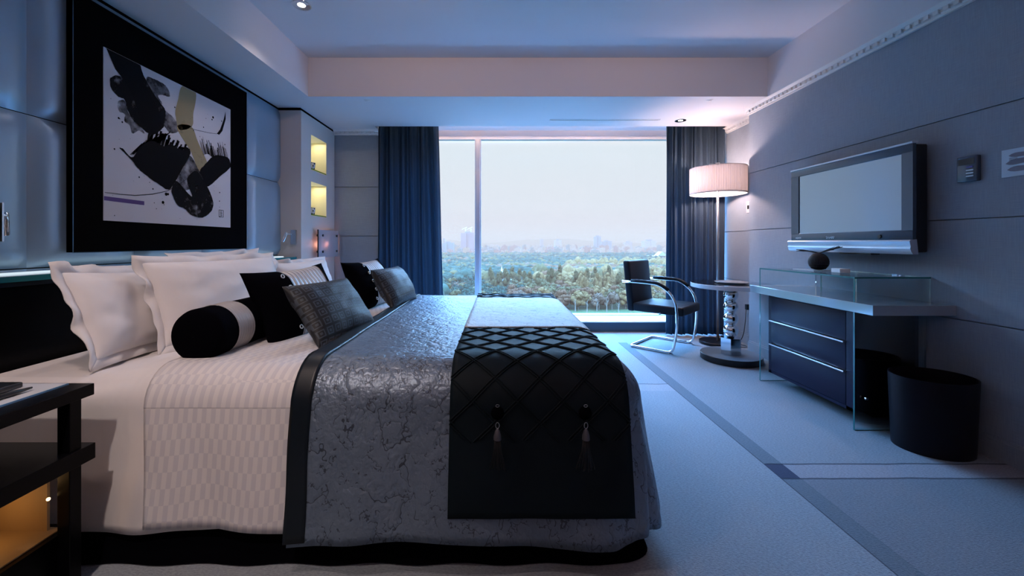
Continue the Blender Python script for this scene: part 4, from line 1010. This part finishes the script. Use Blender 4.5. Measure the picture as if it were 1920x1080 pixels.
def crown_mesh(kind, seed, fm):
    """crown of unit width 1 and the given habit: lobes plus many small leaf sprays"""
    r = np.random.default_rng(seed); V = []; F = []; off = 0
    tall = kind == 'column'; nl = 15
    C = []
    for k in range(nl):
        if tall: z = r.uniform(.12, .92); q = .20*math.sin(PI*min(1, z*.75+.22)); a = r.uniform(0, 6.28); c_ = np.array([math.cos(a)*q*.7, math.sin(a)*q*.7, z*1.25]); s_ = q*.62+.06
        else: a = r.uniform(0, 6.28); q = .30*math.sqrt(r.uniform()); c_ = np.array([math.cos(a)*q, math.sin(a)*q, .30+r.uniform(0, .42)*(1-q)]); s_ = r.uniform(.13, .21)
        C.append((c_, s_)); v, f = I2; d = 1+.22*np.sin(v@r.normal(0, 4, 3)+r.uniform(0, 6))+.12*np.sin(v@r.normal(0, 9, 3))
        vv = v*d[:, None]*s_*.9*np.array([1, 1, 1.3 if tall else .85])+c_; V.append(vv); F.append(f+off); off += len(vv)
    ns_ = 520; d = r.normal(size=(ns_, 3)); d /= np.linalg.norm(d, axis=1)[:, None]; d[:, 2] = np.abs(d[:, 2])*.9+d[:, 2]*.1
    idx = r.integers(0, nl, ns_); cc = np.array([C[i][0] for i in idx]); ss = np.array([C[i][1] for i in idx])
    p = cc+d*ss[:, None]*r.uniform(.9, 1.25, (ns_, 1))*np.array([1, 1, 1.3 if tall else .85]); e1 = r.normal(size=(ns_, 3))*.022; e2 = r.normal(size=(ns_, 3))*.022
    tri = np.stack([p+e1, p+e2, p-e1*.6-e2*.6], 1).reshape(-1, 3); V.append(tri); F.append(np.arange(len(tri)).reshape(-1, 3)+off)
    return np_mesh('crown', np.concatenate(V), np.concatenate(F), fm)
def trunk_mesh(seed):
    mb = MB(); mb.tube([(0, 0, 0), (.01, 0, .2), (0, .01, .5)], [.022, .017, .01], 6); r = random.Random(seed)
    for k in range(4): a = r.uniform(0, 6.28); mb.tube([(0, 0, .18+.04*k), (math.cos(a)*.12, math.sin(a)*.12, .36), (math.cos(a)*.22, math.sin(a)*.22, .52)], [.012, .008, .004], 5)
    me = bpy.data.meshes.new('trunk'); me.from_pydata([tuple(v) for v in mb.v], [], mb.f); me.materials.append(bark); return me
TR = trunk_mesh(1)
KIND = [('round', 'teal', 'blue-green round-crowned tree in the near belt of the park', 'park_tree'), ('round', 'deep', 'dark green round-crowned tree in the near belt of the park', 'park_tree'),
        ('round', 'olive', 'olive green round-crowned tree in the near belt of the park', 'park_tree'), ('round', 'gold', 'golden yellow round-crowned autumn tree in the near belt of the park', 'park_tree'),
        ('round', 'russet', 'russet brown autumn tree in the near belt of the park', 'park_tree'), ('column', 'gold', 'tall narrow golden tree rising in the middle of the park', 'park_tree'), ('column', 'olive', 'tall narrow olive tree rising in the middle of the park', 'park_tree'), ('round', 'mauve', 'bare brownish round-crowned tree by the lawn edge', 'park_tree')]
proto = {}
def zone(a):
    for lim, w_ in ((-.06, 'between left curtain and mullion'), (.03, 'just right of the mullion'), (.14, 'above the bed foot'), (.23, 'in mid window'), (.31, 'left of the chair back'), (.37, 'behind the chair back')):
        if a < lim: return w_
    return 'between chair and right curtain'
def plant(kind, x, y, w_, h_):
    hb_, col_, lab, nme = KIND[kind]
    if kind not in proto:
        r_ = thing(nme, lab, 'tree', (x, y, GZ_), 0, lab.split(' tree')[0]+' trees of the park')
        me = crown_mesh(hb_, kind+3, FM[col_]); c_ = bpy.data.objects.new('crown', me); COL.objects.link(c_); c_.parent = r_
        t_ = bpy.data.objects.new('trunk', TR); COL.objects.link(t_); t_.parent = r_; proto[kind] = r_
    else: r_ = copy_tree(proto[kind])
    r_.location = (x, y, GZ_); r_.rotation_euler = (0, 0, rnd.uniform(0, 6.28)); r_.scale = (w_, w_, h_)
    look = lab.split(' in the ')[0].split(' rising ')[0].split(' by the ')[0]; lb_ = look+', '+zone(x/y)+', '+('first row by the lawn' if y < 300 else 'second row' if y < 325 else 'middle rows' if y < 370 else 'back rows')
    r_['label'] = lb_; r_['group'] = look+'s '+zone(x/y); return r_
rnd = random.Random(21)
# tree sites over the whole park, nearest and in the window's field first
sites = []
y = 272.0
while y < 1250:
    step = 9.5 if y < 620 else 12.5
    x = -.42*y
    while x < .72*y:
        sites.append((x+rnd.uniform(-.38, .38)*step, y+rnd.uniform(-.38, .38)*step)); x += step
    y += step*.92
def kindof(x, y):
    a = x/y; n1 = noise.noise(Vector((x*.012, y*.012, 1))); n2 = noise.noise(Vector((x*.03, y*.03, 7)))
    if y < 318 and a > .02: return rnd.choice([4, 3, 7, 2, 4, 2])
    if 318 <= y < 440 and a > .09: return rnd.choice([5, 3, 3, 2, 6, 3, 4]) if n1 > -.35 else rnd.choice([4, 2, 6])
    if 318 <= y < 400 and a > -.02: return rnd.choice([6, 2, 0, 6])
    if 440 <= y < 560 and a > .08: return rnd.choice([4, 7, 4, 2, 3]) if n2 > -.15 else 0
    if 560 <= y < 680 and a > .18: return rnd.choice([5, 3, 0, 0])
    if n1+n2*.5 > .38: return rnd.choice([4, 7, 2])
    if n1 < -.25: return rnd.choice([1, 1, 0])
    return rnd.choice([0, 0, 0, 1, 2, 0])
inview = [s for s in sites if -.15 < s[0]/s[1] < .44 and not (abs(s[0]/s[1]-.008) < .02 and 375 < s[1] < 415)]
inview.sort(key=lambda s: s[1]); near = inview[:296]; far = set(sites)-set(near)
for x, y in near:
    k = kindof(x, y); w_ = rnd.uniform(10, 15) if k not in (5, 6) else rnd.uniform(11, 15); h_ = rnd.uniform(13, 17) if k not in (5, 6) else rnd.uniform(15, 20)
    plant(k, x, y, w_*(1.0), h_)
far = [s for s in far if not (abs(s[0]/s[1]-.008) < .02 and 375 < s[1] < 415)]
for kk, lab in ((0, 'teal'), (1, 'deep'), (2, 'olive'), (3, 'gold'), (4, 'russet'), (7, 'mauve')): pass
V = []; F = []; MI = []; off = 0; names = list(FC)
for x, y in far:
    k = kindof(x, y); hb_, col_ = KIND[k][:2]; v, f = I2 if y < 700 else I1
    nb = 4 if y < 700 else 3
    for q in range(nb):
        d = 1+.25*np.sin(v@rg.normal(0, 4, 3)+rg.uniform(0, 6)); s_ = rnd.uniform(4, 7.5)
        vv = v*d[:, None]*s_*np.array([1, 1, 1.0 if hb_ == 'round' else 1.7]); vv += np.array([x+rnd.uniform(-4, 4), y+rnd.uniform(-4, 4), GZ_+rnd.uniform(5, 11)])
        V.append(vv); F.append(f+off); off += len(vv); MI.append(np.full(len(f), names.index(col_)))
me = np_mesh('woodland', np.concatenate(V), np.concatenate(F), [FM[k] for k in names], np.concatenate(MI))
wd = bpy.data.objects.new('woodland', me); COL.objects.link(wd); tag(wd, 'dense mixed woodland stretching from the near trees to the city', 'woodland', kind='stuff')
# saplings on the lawn
for k, (a, y) in enumerate([(.195, 262), (.225, 256), (.25, 262), (.275, 258), (.305, 252), (.335, 262), (.365, 254)]):
    q = MB(); x = a*y; r = random.Random(k); q.tube([(x, y, GZ_), (x, y, GZ_+4), (x+.3, y, GZ_+8)], [.35, .25, .08], 6)
    for j in range(9): b_ = r.uniform(0, 6.28); z = GZ_+3.5+j*.5; q.tube([(x, y, z), (x+1.6*math.cos(b_), y+1.6*math.sin(b_), z+2)], [.12, .03], 4)
    tag(q.build('bare_sapling', bark, loc=(x, y, GZ_)), 'bare slender sapling standing on the lawn in front of the trees', 'sapling', 'bare saplings on the lawn')
# buildings
WC = {'pink': (0.1720, 0.0533, 0.0292), 'white': (0.2339, 0.0979, 0.0534), 'grey': (0.1169, 0.0594, 0.0371), 'cream': (0.2064, 0.0801, 0.0388), 'blue': (0.1032, 0.0623, 0.0404)}
BM = {}
for k, c_ in WC.items():
    m = mat(k+'_facade', c_, .8); t = NT(m); x_, y_, z_ = t.xyz()
    fz = t.math('GREATER_THAN', t.math('FRACT', t.math('MULTIPLY', z_, .28)), .45); fx = t.math('GREATER_THAN', t.math('FRACT', t.math('MULTIPLY', t.math('ADD', x_, y_), .22)), .4)
    t.base(t.mix(t.math('MULTIPLY', t.math('MULTIPLY', fz, fx), .6), c_, (.10, .13, .17))); BM[k] = m
def tower(px0, px1, ytop, y, m, label, extra=None, name='apartment_tower'):
    x0, x1 = (px0-935)/737*y, (px1-935)/737*y; zt = 1.12+(455-ytop)/737*y; d = max(12, (x1-x0)*.7)
    r_ = thing(name, label, 'building', ((x0+x1)/2, y+d/2, GZ_))
    w_ = x1-x0
    q = MB(); q.box(x0, y, GZ_, x0+w_*.42, y+d, zt-2); q.box(x0+w_*.58, y+1, GZ_, x1, y+d, zt); q.box(x0+w_*.42, y+3, GZ_, x0+w_*.58, y+d, zt-1)
    q.build('tower_body', BM[m], r_); MB().box(x0+w_*.3, y+4, zt-2, x0+w_*.7, y+d*.7, zt+4).build('roof_plant', BM['grey'], r_)
    return r_
tp = tower(864, 889, 436, 1500, 'pink', 'pink apartment tower with two cranes on its roof beyond the park')
for px in (873, 883):
    y = 1515; x = (px-935)/737*y; z = 1.12+19/737*y
    c_ = MB(); c_.box(x-.8, y-.8, z-2, x+.8, y+.8, z+19); c_.add([(x-14, y-.5, z+12), (x-14, y+.5, z+12), (x+5, y+.5, z+20), (x+5, y-.5, z+20), (x-14, y, z+13.2), (x+5, y, z+21.5)], [(0, 1, 2, 3), (0, 3, 5, 4), (1, 4, 5, 2), (0, 4, 1), (3, 2, 5)]); c_.box(x-3, y-1, z+9, x+3, y+1, z+12)
    c_.build('roof_crane', mat('crane_steel', (.4, .42, .46), .6), tp)
tower(828, 836, 449, 1420, 'white', 'slim white block at the left edge of the window, beside the blue one')
tower(829, 850, 455, 1380, 'blue', 'bluish apartment block at the left edge of the window')
tower(1115, 1127, 443, 1900, 'grey', 'tall grey office tower on the skyline left of the chair back', name='office_tower')
tower(1128, 1147, 452, 1950, 'grey', 'wide pale grey block beside the tall grey skyline tower', name='office_tower')
tower(1208, 1230, 451, 1700, 'white', 'long white block on the skyline near the right curtain', name='office_block')
tower(1040, 1053, 450, 2000, 'white', 'pale twin block on the middle of the skyline', name='office_block')
tower(1013, 1019, 449, 2000, 'cream', 'thin cream tower on the middle of the skyline')
tower(1172, 1186, 454, 1800, 'cream', 'low cream stepped block on the skyline between the grey and white blocks', name='office_block')
cube = {}
for k in ('white', 'cream', 'grey', 'pink', 'blue'):
    q = MB(); q.box(-.5, -.5, 0, .5, .5, 1); q.box(-.2, -.2, 1, .15, .2, 1.12); me = bpy.data.meshes.new('house'); me.from_pydata([tuple(v) for v in q.v], [], q.f)
    hm = mat(k+'_house', tuple(min(1, v*.9) for v in WC[k]), .8); me.materials.append(hm); cube[k] = me
for k in range(250):
    y = rnd.uniform(1290, 1900); a = rnd.uniform(-.17, .46); c_ = rnd.choice(['white', 'white', 'cream', 'grey', 'pink', 'blue'])
    h_ = rnd.choice([16, 19, 22, 26])*(1+.25*(rnd.random() > .85)) + (8 if y > 1500 else 0)
    o_ = bpy.data.objects.new('city_building', cube[c_]); COL.objects.link(o_); o_.location = (a*y, y, GZ_); o_.scale = (rnd.uniform(9, 24), rnd.uniform(10, 18), h_); o_.rotation_euler = (0, 0, rnd.uniform(-.5, .5))
    lb_ = 'small '+{'pink': 'pinkish', 'blue': 'bluish'}.get(c_, c_)+' city building beyond the woodland, '+zone(a)+(', front rank' if y < 1450 else ', rear rank')
    tag(o_, lb_, 'building', lb_.replace('building', 'buildings'))
# white pavilion and white hall among the trees
pv = thing('pavilion', 'white pavilion with a pointed turret among the park trees behind the bed', 'pavilion', (4.5, 386, GZ_))
q = MB(); q.add([(-6, 380, GZ_+9), (14, 380, GZ_+9), (14, 392, GZ_+9), (-6, 392, GZ_+9), (0, 386, GZ_+13), (8, 386, GZ_+13)], [(0, 1, 5, 4), (1, 2, 5), (2, 3, 4, 5), (3, 0, 4), (3, 2, 1, 0)]); q.build('roof', mat('grey_green_roof', (.10, .10, .08), .6), pv)
MB().box(-4, 382, GZ_, 12, 390, GZ_+9).build('hall', BM['white'], pv); q = MB(); q.cyl((3, 385), 1.3, GZ_+9, GZ_+17, 10); q.cyl((3, 385), 1.3, GZ_+17, GZ_+23, 10, .1); q.build('turret', mat('white_turret', (.30, .22, .16), .6), pv)
hl = thing('park_hall', 'white low hall with a pale roof among far trees near the right curtain', 'hall', (360, 900, GZ_))
MB().box(345, 895, GZ_, 392, 915, GZ_+16).build('hall', mat('hall_white', (.25, .18, .14), .6), hl); q = MB(); q.add([(362, 893, GZ_+16), (382, 893, GZ_+16), (372, 893, GZ_+26), (362, 917, GZ_+16), (382, 917, GZ_+16), (372, 917, GZ_+26)], [(0, 1, 2), (3, 5, 4), (0, 2, 5, 3), (1, 4, 5, 2), (0, 3, 4, 1)]); q.build('roof', mat('pale_roof', (.2, .16, .13), .6), hl)
# distant hills
q = MB(); P = []
for i in range(81):
    a = -.4+1.2*i/80; y = 5200; h_ = 40+95*max(0, noise.noise(Vector((a*4.5+1.3, 0, 0))))+60*math.exp(-((a-.13)/.10)**2)+20*noise.noise(Vector((a*14, 3, 0)))
    P.append([(a*y, y-300, GZ_), (a*y, y, GZ_+h_), (a*y, y+400, GZ_)])
q.grid(P); struct(q.build('hills', mat('far_hills', (.030, .020, .014), .95, spec=0)), 'faint hills beyond the city')
# the haze over the park: one real volume of air
hz_ = MB().box(-3500, 70, GZ_-1, 4500, 6500, 110).build('haze', mat('hz', (1, 1, 1))); hm = bpy.data.materials.new('haze_air'); hm.use_nodes = True; t = NT(hm); t.n.remove(t.b)
sc_ = t.node('ShaderNodeVolumeScatter', {'Color': (.128, .043, .0228), 'Density': .0011, 'Anisotropy': 0.0}); ab_ = t.node('ShaderNodeVolumeAbsorption', {'Color': (0, 0, 0), 'Density': .00036})
ad_ = t.node('ShaderNodeAddShader'); t.l.new(sc_.outputs[0], ad_.inputs[0]); t.l.new(ab_.outputs[0], ad_.inputs[1]); t.l.new(ad_.outputs[0], t.out.inputs['Volume'])
hz_.data.materials.clear(); hz_.data.materials.append(hm); tag(hz_, 'thin pale haze hanging over the park and the city', 'haze', kind='stuff')
